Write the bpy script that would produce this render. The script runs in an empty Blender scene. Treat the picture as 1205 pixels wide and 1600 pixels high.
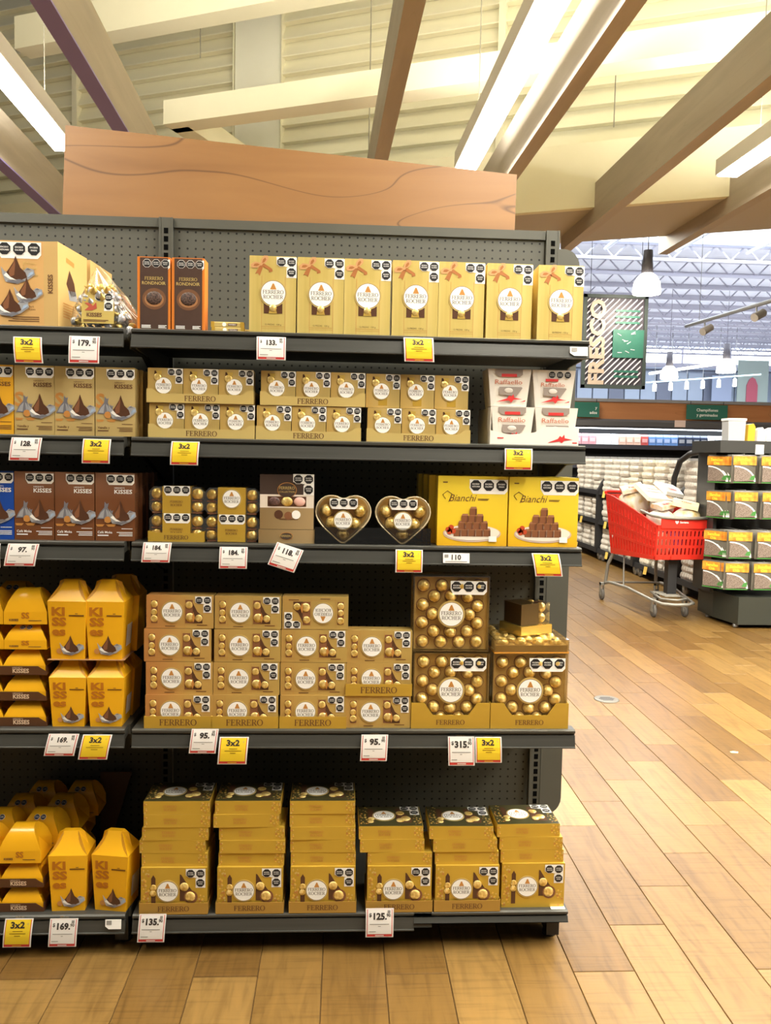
import bpy, math, random
from mathutils import Vector, Matrix
PI = math.pi
random.seed(11)
scene = bpy.context.scene
COL = scene.collection

# ------------------------------------------------------------------ camera
# world: X along the gondola (0 = left end of the near bay), Y away from the viewer, Z up, metres
CAM = Vector((0.5615, -2.2065, 1.3848))
YAW, PITCH, ROLL = -0.0530, -0.0694, 0.0196
def camera_axes():
    cy, sy, cp, sp = math.cos(YAW), math.sin(YAW), math.cos(PITCH), math.sin(PITCH)
    f = Vector((-sy*cp, cy*cp, sp)); r = Vector((cy, sy, 0)); u = r.cross(f)
    return (math.cos(ROLL)*r + math.sin(ROLL)*u), (-math.sin(ROLL)*r + math.cos(ROLL)*u), f
cR, cU, cF = camera_axes()
cam_data = bpy.data.cameras.new('camera')
cam_data.sensor_fit = 'VERTICAL'; cam_data.sensor_height = 24.0; cam_data.lens = 24.0*1280/1600
cam_data.clip_start = 0.05; cam_data.clip_end = 200
cam = bpy.data.objects.new('camera', cam_data); COL.objects.link(cam)
m3 = Matrix((cR, cU, -cF)).transposed()
cam.matrix_world = Matrix.Translation(CAM) @ m3.to_4x4()
scene.camera = cam

# ------------------------------------------------------------------ light and exposure
world = bpy.data.worlds.new('world'); scene.world = world; world.use_nodes = True
bg = world.node_tree.nodes['Background']
bg.inputs[0].default_value = (1.0, 0.93, 0.82, 1); bg.inputs[1].default_value = 0.06
vs = scene.view_settings
vs.view_transform = 'Standard'; vs.look = 'None'; vs.gamma = 1.0; vs.use_curve_mapping = False
vs.exposure = 0.70
def area_light(name, loc, sx, sy, power, color, rot=(0, 0, 0), parent=None):
    d = bpy.data.lights.new(name, 'AREA'); d.shape = 'RECTANGLE'; d.size = sx; d.size_y = sy
    d.energy = power; d.color = color
    o = bpy.data.objects.new(name, d); COL.objects.link(o); o.location = loc; o.rotation_euler = rot
    o.parent = parent
    return o

# ------------------------------------------------------------------ materials
MATS = {}
def mat(name, col=(.5, .5, .5), rough=.5, metal=0., emit=None, es=1., spec=.5):
    if name in MATS: return MATS[name]
    m = bpy.data.materials.new(name); m.use_nodes = True
    b = m.node_tree.nodes['Principled BSDF']
    b.inputs['Base Color'].default_value = (*col, 1); b.inputs['Roughness'].default_value = rough
    b.inputs['Metallic'].default_value = metal; b.inputs['Specular IOR Level'].default_value = spec
    if emit:
        b.inputs['Emission Color'].default_value = (*emit, 1); b.inputs['Emission Strength'].default_value = es
    MATS[name] = m
    return m
def nt(m): return m.node_tree.nodes, m.node_tree.links, m.node_tree.nodes['Principled BSDF']
def ramp(N, stops):
    r = N.new('ShaderNodeValToRGB'); e = r.color_ramp.elements
    while len(e) < len(stops): e.new(.5)
    for i, (p, c) in enumerate(stops): e[i].position = p; e[i].color = (*c, 1)
    return r
def noisy(name, c1, c2, scale=(8, 8, 8), rough=.5, metal=0., detail=3, bump=0., coord='Object', spec=.5, lo=.3, hi=.7):
    if name in MATS: return MATS[name]
    m = mat(name, c1, rough, metal, spec=spec); N, L, b = nt(m)
    tc = N.new('ShaderNodeTexCoord'); mp = N.new('ShaderNodeMapping'); mp.inputs['Scale'].default_value = scale
    nz = N.new('ShaderNodeTexNoise'); nz.inputs['Scale'].default_value = 1; nz.inputs['Detail'].default_value = detail
    r = ramp(N, [(lo, c1), (hi, c2)])
    L.new(tc.outputs[coord], mp.inputs[0]); L.new(mp.outputs[0], nz.inputs['Vector'])
    L.new(nz.outputs[0], r.inputs[0]); L.new(r.outputs[0], b.inputs['Base Color'])
    if bump:
        bp = N.new('ShaderNodeBump'); bp.inputs['Strength'].default_value = bump; bp.inputs['Distance'].default_value = .004
        L.new(nz.outputs[0], bp.inputs['Height']); L.new(bp.outputs[0], b.inputs['Normal'])
    return m
def gradient(name, stops, axis=0, lo=-1., hi=1., rough=.4, metal=0., spec=.5):
    """printed colour that runs along one axis of the object"""
    if name in MATS: return MATS[name]
    m = mat(name, stops[0][1], rough, metal, spec=spec); N, L, b = nt(m)
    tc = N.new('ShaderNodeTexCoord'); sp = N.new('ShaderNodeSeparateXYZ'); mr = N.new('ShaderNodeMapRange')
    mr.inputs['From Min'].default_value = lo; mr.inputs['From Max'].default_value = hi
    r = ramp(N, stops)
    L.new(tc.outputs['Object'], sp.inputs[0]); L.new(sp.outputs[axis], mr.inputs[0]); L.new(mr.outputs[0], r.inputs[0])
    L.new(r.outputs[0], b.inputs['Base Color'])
    return m
def clear(name, tint=(1, 1, 1), gloss=.12, rough=.08):
    if name in MATS: return MATS[name]
    m = bpy.data.materials.new(name); m.use_nodes = True; N, L = m.node_tree.nodes, m.node_tree.links
    N.clear(); o = N.new('ShaderNodeOutputMaterial'); mx = N.new('ShaderNodeMixShader')
    t = N.new('ShaderNodeBsdfTransparent'); t.inputs[0].default_value = (*tint, 1)
    g = N.new('ShaderNodeBsdfGlossy'); g.inputs['Roughness'].default_value = rough; g.inputs[0].default_value = (1, 1, 1, 1)
    lw = N.new('ShaderNodeLayerWeight'); lw.inputs[0].default_value = .35
    ml = N.new('ShaderNodeMath'); ml.operation = 'MULTIPLY_ADD'; ml.inputs[1].default_value = .6; ml.inputs[2].default_value = gloss
    L.new(lw.outputs['Facing'], ml.inputs[0]); L.new(ml.outputs[0], mx.inputs[0])
    L.new(t.outputs[0], mx.inputs[1]); L.new(g.outputs[0], mx.inputs[2]); L.new(mx.outputs[0], o.inputs[0])
    MATS[name] = m
    return m
def wood(name, c1, c2, c3, axis=0, scale=3., rough=.45, vein=1.):
    """long grain along one object axis with a few dark veins"""
    if name in MATS: return MATS[name]
    m = mat(name, c1, rough); N, L, b = nt(m)
    tc = N.new('ShaderNodeTexCoord'); mp = N.new('ShaderNodeMapping')
    s = [scale*6]*3; s[axis] = scale*.55; mp.inputs['Scale'].default_value = s
    nz = N.new('ShaderNodeTexNoise'); nz.inputs['Scale'].default_value = 1; nz.inputs['Detail'].default_value = 5
    nz.inputs['Distortion'].default_value = .6
    L.new(tc.outputs['Object'], mp.inputs[0]); L.new(mp.outputs[0], nz.inputs['Vector'])
    r = ramp(N, [(.3, c1), (.7, c2)]); L.new(nz.outputs[0], r.inputs[0])
    mp2 = N.new('ShaderNodeMapping'); s = [scale*1.6]*3; s[axis] = scale*.28; mp2.inputs['Scale'].default_value = s
    n2 = N.new('ShaderNodeTexNoise'); n2.inputs['Scale'].default_value = 1; n2.inputs['Detail'].default_value = 2
    n2.inputs['Distortion'].default_value = .4
    L.new(tc.outputs['Object'], mp2.inputs[0]); L.new(mp2.outputs[0], n2.inputs['Vector'])
    v = ramp(N, [(0, (0, 0, 0)), (.485, (0, 0, 0)), (.5, (vein, vein, vein)), (.515, (0, 0, 0)), (1, (0, 0, 0))])
    mul = N.new('ShaderNodeMath'); mul.operation = 'MULTIPLY'; mul.inputs[1].default_value = 9
    fr = N.new('ShaderNodeMath'); fr.operation = 'FRACT'
    L.new(n2.outputs[0], mul.inputs[0]); L.new(mul.outputs[0], fr.inputs[0]); L.new(fr.outputs[0], v.inputs[0])
    mx = N.new('ShaderNodeMixRGB'); mx.inputs[2].default_value = (*c3, 1)
    L.new(v.outputs[0], mx.inputs[0]); L.new(r.outputs[0], mx.inputs[1]); L.new(mx.outputs[0], b.inputs['Base Color'])
    return m

WHITE = mat('print_white', (.86, .85, .82), .5)
BLACK = mat('print_black', (.012, .012, .014), .45)
INK = mat('print_ink', (.05, .035, .02), .5)
BROWNINK = mat('print_brown', (.13, .055, .02), .5)
REDINK = mat('print_red', (.62, .03, .03), .5)
GOLD = noisy('gold_card', (.58, .43, .11), (.68, .52, .17), (2, 2, 30), .36, .35)
GOLDTALL = noisy('gold_satin_card', (.62, .47, .13), (.74, .58, .20), (40, 2, 1.5), .34, .35)
GOLDDEEP = noisy('gold_deep_card', (.51, .315, .038), (.59, .38, .055), (3, 3, 12), .38, .3)
GOLDBRIGHT = mat('gold_bright', (.80, .55, .12), .28, .55)
GOLDPALE = mat('gold_pale', (.64, .48, .17), .4, .3)
FOIL = None
COPPERINK = mat('print_copper', (.55, .25, .06), .45, .2)
CHOC = mat('chocolate', (.085, .035, .018), .35)
CHOCLIGHT = mat('chocolate_light', (.22, .09, .04), .4)
SILVER = mat('silver_foil', (.55, .56, .60), .3, .5)
SILVERDARK = mat('silver_foil_dark', (.25, .25, .29), .35, .4)
CLEAR = clear('clear_plastic', (.96, .95, .92), .06)
def foil_ball():
    m = noisy('gold_foil', (.60, .38, .07), (1.0, .78, .32), (70, 70, 70), .3, .5, 2, .9, lo=.35, hi=.65)
    return m
FOIL = foil_ball()

# ------------------------------------------------------------------ mesh builder
_text = {}
def text_geo(s, bold=0.):
    k = (s, bold)
    if k not in _text:
        c = bpy.data.curves.new('lettering', 'FONT'); c.body = s; c.size = 1.; c.resolution_u = 2; c.offset = bold
        o = bpy.data.objects.new('lettering', c)
        me = bpy.data.meshes.new_from_object(o)
        V = [(v.co.x, v.co.y) for v in me.vertices]; F = [tuple(p.vertices) for p in me.polygons]
        bpy.data.objects.remove(o); bpy.data.curves.remove(c); bpy.data.meshes.remove(me)
        xs = [v[0] for v in V] or [0]
        _text[k] = (V, F, min(xs), max(xs))
    return _text[k]
class MB:
    def __init__(s): s.v = []; s.f = []; s.m = []; s.mats = []; s.sm = []
    def mi(s, m):
        if m not in s.mats: s.mats.append(m)
        return s.mats.index(m)
    def raw(s, V, F, m, smooth=False):
        o = len(s.v); s.v += [tuple(x) for x in V]; i = s.mi(m)
        for f in F: s.f.append(tuple(o+k for k in f)); s.m.append(i); s.sm.append(smooth)
        return s
    def poly(s, pts, m): return s.raw(pts, [tuple(range(len(pts)))], m)
    def flat(s, pts, y, m):   # polygon in the XZ plane facing -Y, pts counter-clockwise seen from the front
        return s.poly([(x, y, z) for x, z in pts], m)
    def rect(s, x0, x1, z0, z1, y, m): return s.flat([(x0, z0), (x1, z0), (x1, z1), (x0, z1)], y, m)
    def box(s, x0, x1, y0, y1, z0, z1, m):
        V = [(x0,y0,z0),(x1,y0,z0),(x1,y1,z0),(x0,y1,z0),(x0,y0,z1),(x1,y0,z1),(x1,y1,z1),(x0,y1,z1)]
        return s.raw(V, [(0,3,2,1),(4,5,6,7),(0,1,5,4),(1,2,6,5),(2,3,7,6),(3,0,4,7)], m)
    def prism(s, pts, y0, y1, m, side=None):   # XZ outline given depth along Y
        n = len(pts); V = [(x, y0, z) for x, z in pts]+[(x, y1, z) for x, z in pts]
        s.raw(V, [tuple(range(n)), tuple(range(2*n-1, n-1, -1))], m)
        return s.raw(V, [(i, i+n, (i+1) % n+n, (i+1) % n) for i in range(n)], side or m)
    def prismx(s, pts, x0, x1, m):             # YZ outline given length along X
        n = len(pts); V = [(x0, y, z) for y, z in pts]+[(x1, y, z) for y, z in pts]
        return s.raw(V, [tuple(range(n-1, -1, -1)), tuple(range(n, 2*n))]+[(i, (i+1) % n, (i+1) % n+n, i+n) for i in range(n)], m)
    def prismz(s, pts, z0, z1, m):             # XY outline given height
        n = len(pts); V = [(x, y, z0) for x, y in pts]+[(x, y, z1) for x, y in pts]
        return s.raw(V, [tuple(range(n-1, -1, -1)), tuple(range(n, 2*n))]+[(i, (i+1) % n, (i+1) % n+n, i+n) for i in range(n)], m)
    def disc(s, cx, cz, r, y, m, n=24, rz=None):
        rz = rz or r
        return s.flat([(cx+r*math.cos(2*PI*i/n), cz+rz*math.sin(2*PI*i/n)) for i in range(n)], y, m)
    def puck(s, cx, cz, r, y0, y1, m, n=24):
        return s.prism([(cx+r*math.cos(2*PI*i/n), cz+r*math.sin(2*PI*i/n)) for i in range(n)], y0, y1, m)
    def ball(s, c, r, m, nu=10, nv=6, sq=(1, 1, 1)):
        V = [(c[0], c[1], c[2]+r*sq[2])]
        for j in range(1, nv):
            t = PI*j/nv
            for i in range(nu):
                a = 2*PI*i/nu
                V.append((c[0]+r*sq[0]*math.sin(t)*math.cos(a), c[1]+r*sq[1]*math.sin(t)*math.sin(a), c[2]+r*sq[2]*math.cos(t)))
        V.append((c[0], c[1], c[2]-r*sq[2])); F = []
        for i in range(nu): F.append((0, 1+i, 1+(i+1) % nu))
        for j in range(nv-2):
            for i in range(nu):
                a = 1+j*nu+i; b = 1+j*nu+(i+1) % nu
                F.append((a, a+nu, b+nu, b))
        l = len(V)-1; o = 1+(nv-2)*nu
        for i in range(nu): F.append((l, o+(i+1) % nu, o+i))
        return s.raw(V, F, m, True)
    def tube(s, pts, r, m, n=8, closed=False, caps=True):
        P = [Vector(p) for p in pts]; N = len(P); V = []
        for i, p in enumerate(P):
            a = P[(i-1) % N] if (closed or i > 0) else p; b = P[(i+1) % N] if (closed or i < N-1) else p
            t = (b-a).normalized(); u = t.cross(Vector((0, 0, 1)))
            if u.length < 1e-3: u = Vector((1, 0, 0))
            u.normalize(); w = u.cross(t)
            rr = r[i] if isinstance(r, (list, tuple)) else r
            for k in range(n):
                q = p+u*rr*math.cos(2*PI*k/n)+w*rr*math.sin(2*PI*k/n); V.append(tuple(q))
        F = []
        for i in range(N if closed else N-1):
            j = (i+1) % N
            for k in range(n): F.append((i*n+k, i*n+(k+1) % n, j*n+(k+1) % n, j*n+k))
        s.raw(V, F, m, True)
        if caps and not closed: s.raw(V, [tuple(range(n-1, -1, -1)), tuple(range((N-1)*n, N*n))], m)
        return s
    def lathe(s, prof, c, m, n=20, axis='z'):
        V = []; F = []
        for r, h in prof:
            for k in range(n):
                a = 2*PI*k/n; p = (r*math.cos(a), r*math.sin(a), h)
                if axis == 'x': p = (p[2], p[0], p[1])
                if axis == 'y': p = (p[0], p[2], p[1])
                V.append((c[0]+p[0], c[1]+p[1], c[2]+p[2]))
        for i in range(len(prof)-1):
            for k in range(n): F.append((i*n+k, i*n+(k+1) % n, (i+1)*n+(k+1) % n, (i+1)*n+k))
        return s.raw(V, F, m, True)
    def text(s, t, h, x, z, y, m, align='c', rot=0., sx=1., bold=0., shear=0.):
        V, F, a, b = text_geo(t, bold)
        off = {'c': -(a+b)/2, 'l': -a, 'r': -b}[align]; k = h/.7
        ca, sa = math.cos(rot), math.sin(rot); out = []
        for vx, vz in V:
            px = (vx+off+shear*vz)*k*sx; pz = vz*k
            out.append((x+px*ca-pz*sa, y, z+px*sa+pz*ca))
        return s.raw(out, F, m)
    def lines(s, x0, x1, z, h, n, y, m, gap=1.9, ragged=.25, align='l'):   # rows of small print
        rnd = random.Random(int((x0+z)*9999))
        for i in range(n):
            w = (x1-x0)*(1-ragged*rnd.random()); zz = z-i*h*gap
            a = x0 if align == 'l' else (x1-w if align == 'r' else (x0+x1-w)/2)
            s.rect(a, a+w, zz, zz+h, y, m)
        return s
    def mesh(s, name):
        me = bpy.data.meshes.new(name); me.from_pydata(s.v, [], s.f)
        for m in s.mats: me.materials.append(m)
        me.polygons.foreach_set('material_index', s.m); me.polygons.foreach_set('use_smooth', s.sm)
        me.update(); return me
# thin roman capitals with serifs, drawn from strokes
def _ring(cx, cz, ro, zo, ri, zi, a0, a1, n=14):
    out = []
    for i in range(n):
        a = a0+(a1-a0)*i/n; b = a0+(a1-a0)*(i+1)/n
        out.append([(cx+ri*math.cos(a), cz+zi*math.sin(a)), (cx+ro*math.cos(a), cz+zo*math.sin(a)),
                    (cx+ro*math.cos(b), cz+zo*math.sin(b)), (cx+ri*math.cos(b), cz+zi*math.sin(b))])
    return out
def _r(x0, x1, z0, z1): return [(x0, z0), (x1, z0), (x1, z1), (x0, z1)]
_stem = [_r(.08, .23, 0, 1), _r(0, .31, 0, .06)]
SERIF = {
 'F': (_stem+[_r(0, .62, .93, 1), _r(.55, .62, .72, 1), _r(.23, .48, .49, .56), _r(.42, .48, .4, .65)], .66),
 'E': (_stem+[_r(0, .64, .93, 1), _r(.57, .64, .74, 1), _r(.23, .5, .49, .56), _r(.44, .5, .4, .65), _r(0, .68, 0, .07), _r(.61, .68, 0, .27)], .72),
 'R': (_stem+[_r(0, .4, .93, 1), _r(.23, .4, .45, .52)]+_ring(.36, .725, .3, .275, .16, .21, -PI/2, PI/2)+[[(.3, .48), (.46, .48), (.8, 0), (.62, 0)]], .76),
 'O': (_ring(.46, .5, .46, .52, .3, .45, 0, 2*PI, 22), .94),
 'C': (_ring(.46, .5, .46, .52, .3, .45, .7, 2*PI-.7, 18)+[_r(.76, .83, .66, .95)], .86),
 'H': (_stem+[_r(0, .31, .94, 1), _r(.58, .73, 0, 1), _r(.5, .81, 0, .06), _r(.5, .81, .94, 1), _r(.23, .58, .48, .55)], .86),
}
def serif(mb, s, h, cx, z, y, m, sx=1., gap=.05):
    w = sum(SERIF[c][1]+gap for c in s)-gap; x = cx-w*h*sx/2
    for c in s:
        G, a = SERIF[c]
        for p in G: mb.flat([(x+px*h*sx, z+pz*h) for px, pz in p], y, m)
        x += (a+gap)*h*sx

# ------------------------------------------------------------------ scene objects
def obj(name, me, parent=None, loc=(0, 0, 0), rot=(0, 0, 0)):
    if isinstance(me, MB): me = me.mesh(name)
    o = bpy.data.objects.new(name, me); COL.objects.link(o)
    o.parent = parent; o.location = loc; o.rotation_euler = rot
    return o
def tag(o, label, cat, group=None):
    o['label'] = label; o['category'] = cat
    if group: o['group'] = group
    return o
def thing(name, label, cat, loc=(0, 0, 0), rotz=0., group=None, rot=None):
    o = bpy.data.objects.new(name, None); o.empty_display_size = .05; COL.objects.link(o)
    o.location = loc; o.rotation_euler = rot or (0, 0, rotz)
    return tag(o, label, cat, group)
def struct(name, me, parent=None):
    o = obj(name, me, parent)
    if parent is None: o['kind'] = 'structure'
    return o
def place(kind, name, label, cat, group, loc, rotz=0., rot=None, skip=()):
    """kind = [(part name, mesh, [(sub-part name, mesh)...])...]; parts share mesh data between copies"""
    if len(kind) == 1 and not kind[0][2]:      # nothing but its body: the mesh is the thing
        return tag(obj(name, kind[0][1], None, loc, rot or (0, 0, rotz)), label, cat, group)
    t = thing(name, label, cat, loc, rotz, group, rot)
    for pn, me, subs in kind:
        if pn in skip: continue
        o = obj(pn, me, t)
        for sn, sm in subs: obj(sn, sm, o)
    return t
_ONES = 'zeroth first second third fourth fifth sixth seventh eighth ninth tenth eleventh twelfth thirteenth fourteenth fifteenth sixteenth seventeenth eighteenth nineteenth'.split()
def nth(n):
    if n < 20: return _ONES[n]
    t = ('twenty', 'thirty', 'forty')[n//10-2]
    return t+'-'+_ONES[n % 10] if n % 10 else t[:-1]+'ieth'
# ------------------------------------------------------------------ the floor: planks laid along Y
SEAM = mat('floor_seam', (.125, .07, .024), .7)
def plank_mat(name, island):
    m = mat(name, (.5, .3, .12), .36, spec=.4); N, L, b = nt(m)
    tc = N.new('ShaderNodeTexCoord'); geo = N.new('ShaderNodeNewGeometry'); oi = N.new('ShaderNodeObjectInfo')
    rnd = geo.outputs['Random Per Island'] if island else oi.outputs['Random']
    pos = geo.outputs['Position']
    sh = N.new('ShaderNodeVectorMath'); sh.operation = 'MULTIPLY_ADD'; sh.inputs[1].default_value = (7, 13, 5)
    cmb = N.new('ShaderNodeCombineXYZ')
    for k in range(3): L.new(rnd, cmb.inputs[k])
    L.new(cmb.outputs[0], sh.inputs[0]); L.new(pos, sh.inputs[2])
    mp = N.new('ShaderNodeMapping'); mp.inputs['Scale'].default_value = (26, 3.2, 1)
    nz = N.new('ShaderNodeTexNoise'); nz.inputs['Scale'].default_value = 1; nz.inputs['Detail'].default_value = 6; nz.inputs['Distortion'].default_value = 1.3
    L.new(sh.outputs[0], mp.inputs[0]); L.new(mp.outputs[0], nz.inputs['Vector'])
    r1 = ramp(N, [(0., (.128, .068, .018)), (.35, (.156, .086, .0235)), (.7, (.182, .104, .030)), (1., (.228, .136, .043))])
    L.new(rnd, r1.inputs[0])
    r2 = ramp(N, [(.3, (.62, .58, .54)), (.5, (1, 1, 1)), (.72, (1.18, 1.15, 1.1))]); L.new(nz.outputs[0], r2.inputs[0])
    mx = N.new('ShaderNodeMixRGB'); mx.blend_type = 'MULTIPLY'; mx.inputs[0].default_value = .75
    L.new(r1.outputs[0], mx.inputs[1]); L.new(r2.outputs[0], mx.inputs[2])
    # fine saw marks across the boards
    mp3 = N.new('ShaderNodeMapping'); mp3.inputs['Scale'].default_value = (5, 110, 1)
    n3 = N.new('ShaderNodeTexNoise'); n3.inputs['Scale'].default_value = 1; n3.inputs['Detail'].default_value = 3
    L.new(sh.outputs[0], mp3.inputs[0]); L.new(mp3.outputs[0], n3.inputs['Vector'])
    r3 = ramp(N, [(.34, (.6, .57, .54)), (.46, (1, 1, 1))]); L.new(n3.outputs[0], r3.inputs[0])
    m2 = N.new('ShaderNodeMixRGB'); m2.blend_type = 'MULTIPLY'; m2.inputs[0].default_value = .45
    L.new(mx.outputs[0], m2.inputs[1]); L.new(r3.outputs[0], m2.inputs[2]); L.new(m2.outputs[0], b.inputs['Base Color'])
    bp = N.new('ShaderNodeBump'); bp.inputs['Strength'].default_value = .12; bp.inputs['Distance'].default_value = .003
    L.new(n3.outputs[0], bp.inputs['Height']); L.new(bp.outputs[0], b.inputs['Normal'])
    return m
PLANK = plank_mat('floor_plank_oak', False); PLANKFAR = plank_mat('floor_plank_oak_field', True)
mb = MB(); mb.box(-6, 14, -6, 14, -.12, -.004, SEAM); mb.box(-6, 34, 14, 36, -.12, -.002, mat('pale_bounce_floor', (.72, .71, .70), .5)); mb.box(14, 34, -6, 14, -.12, -.002, MATS['pale_bounce_floor'])  # far floor made pale to bounce skylight up onto the roof deck
floor = struct('floor', mb)
PW, PL = .1697, .655
g = .0011
def plank_mesh(w, l, m):
    q = MB(); c = .0012
    top = [(-w+c, -l+c, 0), (w-c, -l+c, 0), (w-c, l-c, 0), (-w+c, l-c, 0)]
    low = [(-w, -l, -.0015), (w, -l, -.0015), (w, l, -.0015), (-w, l, -.0015)]
    bot = [(-w, -l, -.004), (w, -l, -.004), (w, l, -.004), (-w, l, -.004)]
    V = top+low+bot; F = [(0, 1, 2, 3)]+[(4+i, 4+(i+1) % 4, (i+1) % 4, i) for i in range(4)]+[(8+i, 8+(i+1) % 4, 4+(i+1) % 4, 4+i) for i in range(4)]
    return q.raw(V, F, m), V, F
pm, PV, PF = plank_mesh(PW/2-g, PL/2-g, PLANK); pm = pm.mesh('plank')
near, field = [], []
for i in range(-34, 90):
    x = 1.2905+PW*i
    y0 = -.1115+.2175*(i % 3)+PL*0-PL*12
    for j in range(0, 46):
        y = y0+PL*j+PL/2
        if x < -5.5 or x > 14 or y < -4 or y > 14: continue
        d = Vector((x, y, 0))-CAM; z = d.dot(cF)
        if z > .3:
            u = d.dot(cR)/z; v = -d.dot(cU)/z
            if abs(u) < .5 and v < .66 and y > -1.2 and not (x < 1.15 and y > .35) and (1/z**2 > 0):
                near.append((z, x, y)); continue
        field.append((x, y))
near.sort()
for z, x, y in near[300:]: field.append((x, y))
for z, x, y in near[:300]: obj('plank', pm, floor, (x, y, 0))
mb = MB()
for x, y in field: mb.raw([(a+x, b+y, c) for a, b, c in PV], PF, PLANKFAR)
o = obj('plank_field', mb, floor); o['kind'] = 'stuff'
DRAIN = mat('drain_metal', (.16, .15, .13), .5, .4)
t = thing('floor_drain', 'round dark metal drain cover set in the wooden floor', 'drain', (2.106, 2.371, 0))
mb = MB(); mb.lathe([(.072, .0003), (.072, .003), (.064, .0045), (.0, .0045)], (0, 0, 0), DRAIN, 28); obj('rim', mb, t)
mb = MB()
for k in (-2, -1, 0, 1, 2): mb.box(-.045+abs(k)*.008, .045-abs(k)*.008, k*.014-.003, k*.014+.003, .0042, .0052, BLACK)
obj('grate', mb, t)
mb = MB(); mb.prismz([(-.018, -.008), (.012, -.012), (.02, .004), (-.002, .012), (-.02, .006)], .0004, .003, mat('scrap_paper', (.85, .75, .4), .6))
tag(obj('paper_scrap', mb, None, (2.451, 1.524, 0)), 'small pale scrap of paper lying on the wooden floor', 'litter')

# ------------------------------------------------------------------ ceiling: wood beams, cream louvre wall and bulkhead
CREAM = noisy('cream_paint', (.78, .74, .55), (.81, .77, .58), (3, 3, 3), .6)
CREAMW = noisy('pale_cream_panel', (.82, .81, .68), (.85, .84, .72), (3, 3, 3), .6)
GAPSHADE = mat('gap_shade', (.03, .028, .02), .8)  # shade in the slit behind the fascia, painted as a dark wall strip
BEAM = wood('beam_veneer', (.39, .335, .27), (.47, .41, .335), (.34, .285, .22), 1, 2.2, .5, .3)
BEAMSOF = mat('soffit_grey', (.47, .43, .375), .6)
PF0 = Vector((2.436, 4.132, 0)); NV = Vector((.384, .923, 0)).normalized(); TV = Vector((.923, -.384, 0)).normalized()
wang = math.atan2(TV.y, TV.x)
# everything of the bulkhead is built in a frame at PF0: local x along the wall, y away from the viewer
def wallobj(name, mb, parent=None):
    o = struct(name, mb, parent)
    if parent is None: o.location = (PF0.x, PF0.y, 0); o.rotation_euler = (0, 0, wang)
    return o
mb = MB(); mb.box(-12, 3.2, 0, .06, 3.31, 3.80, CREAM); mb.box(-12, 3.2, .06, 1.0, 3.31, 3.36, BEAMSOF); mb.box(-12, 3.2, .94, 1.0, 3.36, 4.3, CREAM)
wallobj('trim_1', mb)
mb = MB(); mb.box(-12, 3.6, .48, .6, 3.82, 6.2, CREAM); mb.box(-12, 3.6, .48, .6, 3.36, 3.82, GAPSHADE)
louvre = wallobj('wall_rear', mb)
pitch = .152
def slat_mesh(l, m):
    q = MB(); q.prismx([(0, 0), (0, .010), (.068, .150), (.072, .152), (.072, .0)], 0, l, m); return q.mesh('slat')
s_strip0 = (Vector((-.51, 5.79, 0))-PF0).dot(TV); s_strip1 = (Vector((-.065, 5.6, 0))-PF0).dot(TV)
panels = [(-12, s_strip0-1.86), (s_strip0-1.80, s_strip0-.012), (s_strip1+.012, s_strip1+2.02), (s_strip1+2.08, 3.5)]
for a, b in panels:
    sm = slat_mesh(b-a, CREAM)
    for k in range(15):
        obj('slat', sm, louvre, (a, .40, 3.78+k*pitch))
for a, b in ((s_strip0-.012, s_strip0-.004), (s_strip1+.004, s_strip1+.012), (s_strip0-1.86, s_strip0-1.80), (s_strip1+2.02, s_strip1+2.08)):
    q = MB(); q.box(a, b, .385, .47, 3.7, 6.1, CREAM); obj('frame_post', q, louvre)
q = MB(); q.box(s_strip0+.006, s_strip1-.006, .40, .46, 3.7, 6.1, CREAMW); obj('plain_panel', q, louvre)
struct('ceiling', MB().box(-10, 7.5, -6, 4.2, 6.2, 6.3, CREAM))
# wooden beams
BD = -.030
PURPLE = mat('blue_edge_profile', (.30, .25, .62), .4)
def beam(x, y0, y1, label, z0=3.19, z1=3.492, w=.085, strip=False):
    q = MB(); q.box(-w/2, w/2, 0, y1-y0, z0, z1, BEAM)
    t = tag(obj('ceiling_beam', q, None, (x+BD*(y0-4), y0, 0), (0, 0, math.atan(-BD))), label, 'beam', 'wooden ceiling beams')
    if strip: obj('edge_strip', MB().box(-w/2, w/2, 0, y1-y0, z0-.01, z0-.0002, PURPLE), t)
    return t
beam(-1.67, -5, 5.0, 'leftmost brown wooden ceiling beam, left of the wooden header board', strip=True)
beam(-.765, -5, 5.0, 'brown wooden ceiling beam rising over the left end of the header board', strip=True)
beam(.735, -5, 5.0, 'steep narrow wooden ceiling beam above the middle of the header board')
beam(1.60, -5, 5.0, 'brown wooden ceiling beam ending over the right end of the header board')
beam(2.50, -5, 5.0, 'long wooden ceiling beam passing under the cream bulkhead right of the header board')
beam(3.37, -5, 5.0, 'rightmost wooden ceiling beam under the bulkhead, above the hanging store sign')
# cream cross beams above the wooden ones, parallel to the louvre wall
def cbeam(s0, s1, off, z0, z1, label):
    q = MB(); q.box(s0, s1, off-.09, off+.09, z0, z1, CREAM)
    t = tag(obj('cross_beam', q, None, (PF0.x, PF0.y, 0), (0, 0, wang)), label, 'beam', 'cream cross beams')
    return t
def ws(x, y): return (Vector((x, y, 0))-PF0).dot(TV)
t = cbeam(ws(-.87, 4.43), ws(4.2, 2.3), -1.0+.09, 3.91, 4.09, 'long cream cross beam spanning above the wooden beams')
q = MB(); q.box(ws(-.87, 4.43), ws(-.87, 4.43)+.16, -.9, .40, 3.91, 4.09, CREAM); obj('return_arm', q, t)
cbeam(ws(-2.21, 4.98), ws(2.6, 3.0), -1.0+.09, 4.68, 4.94, 'upper cream cross beam at the top left near the ceiling')
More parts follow.
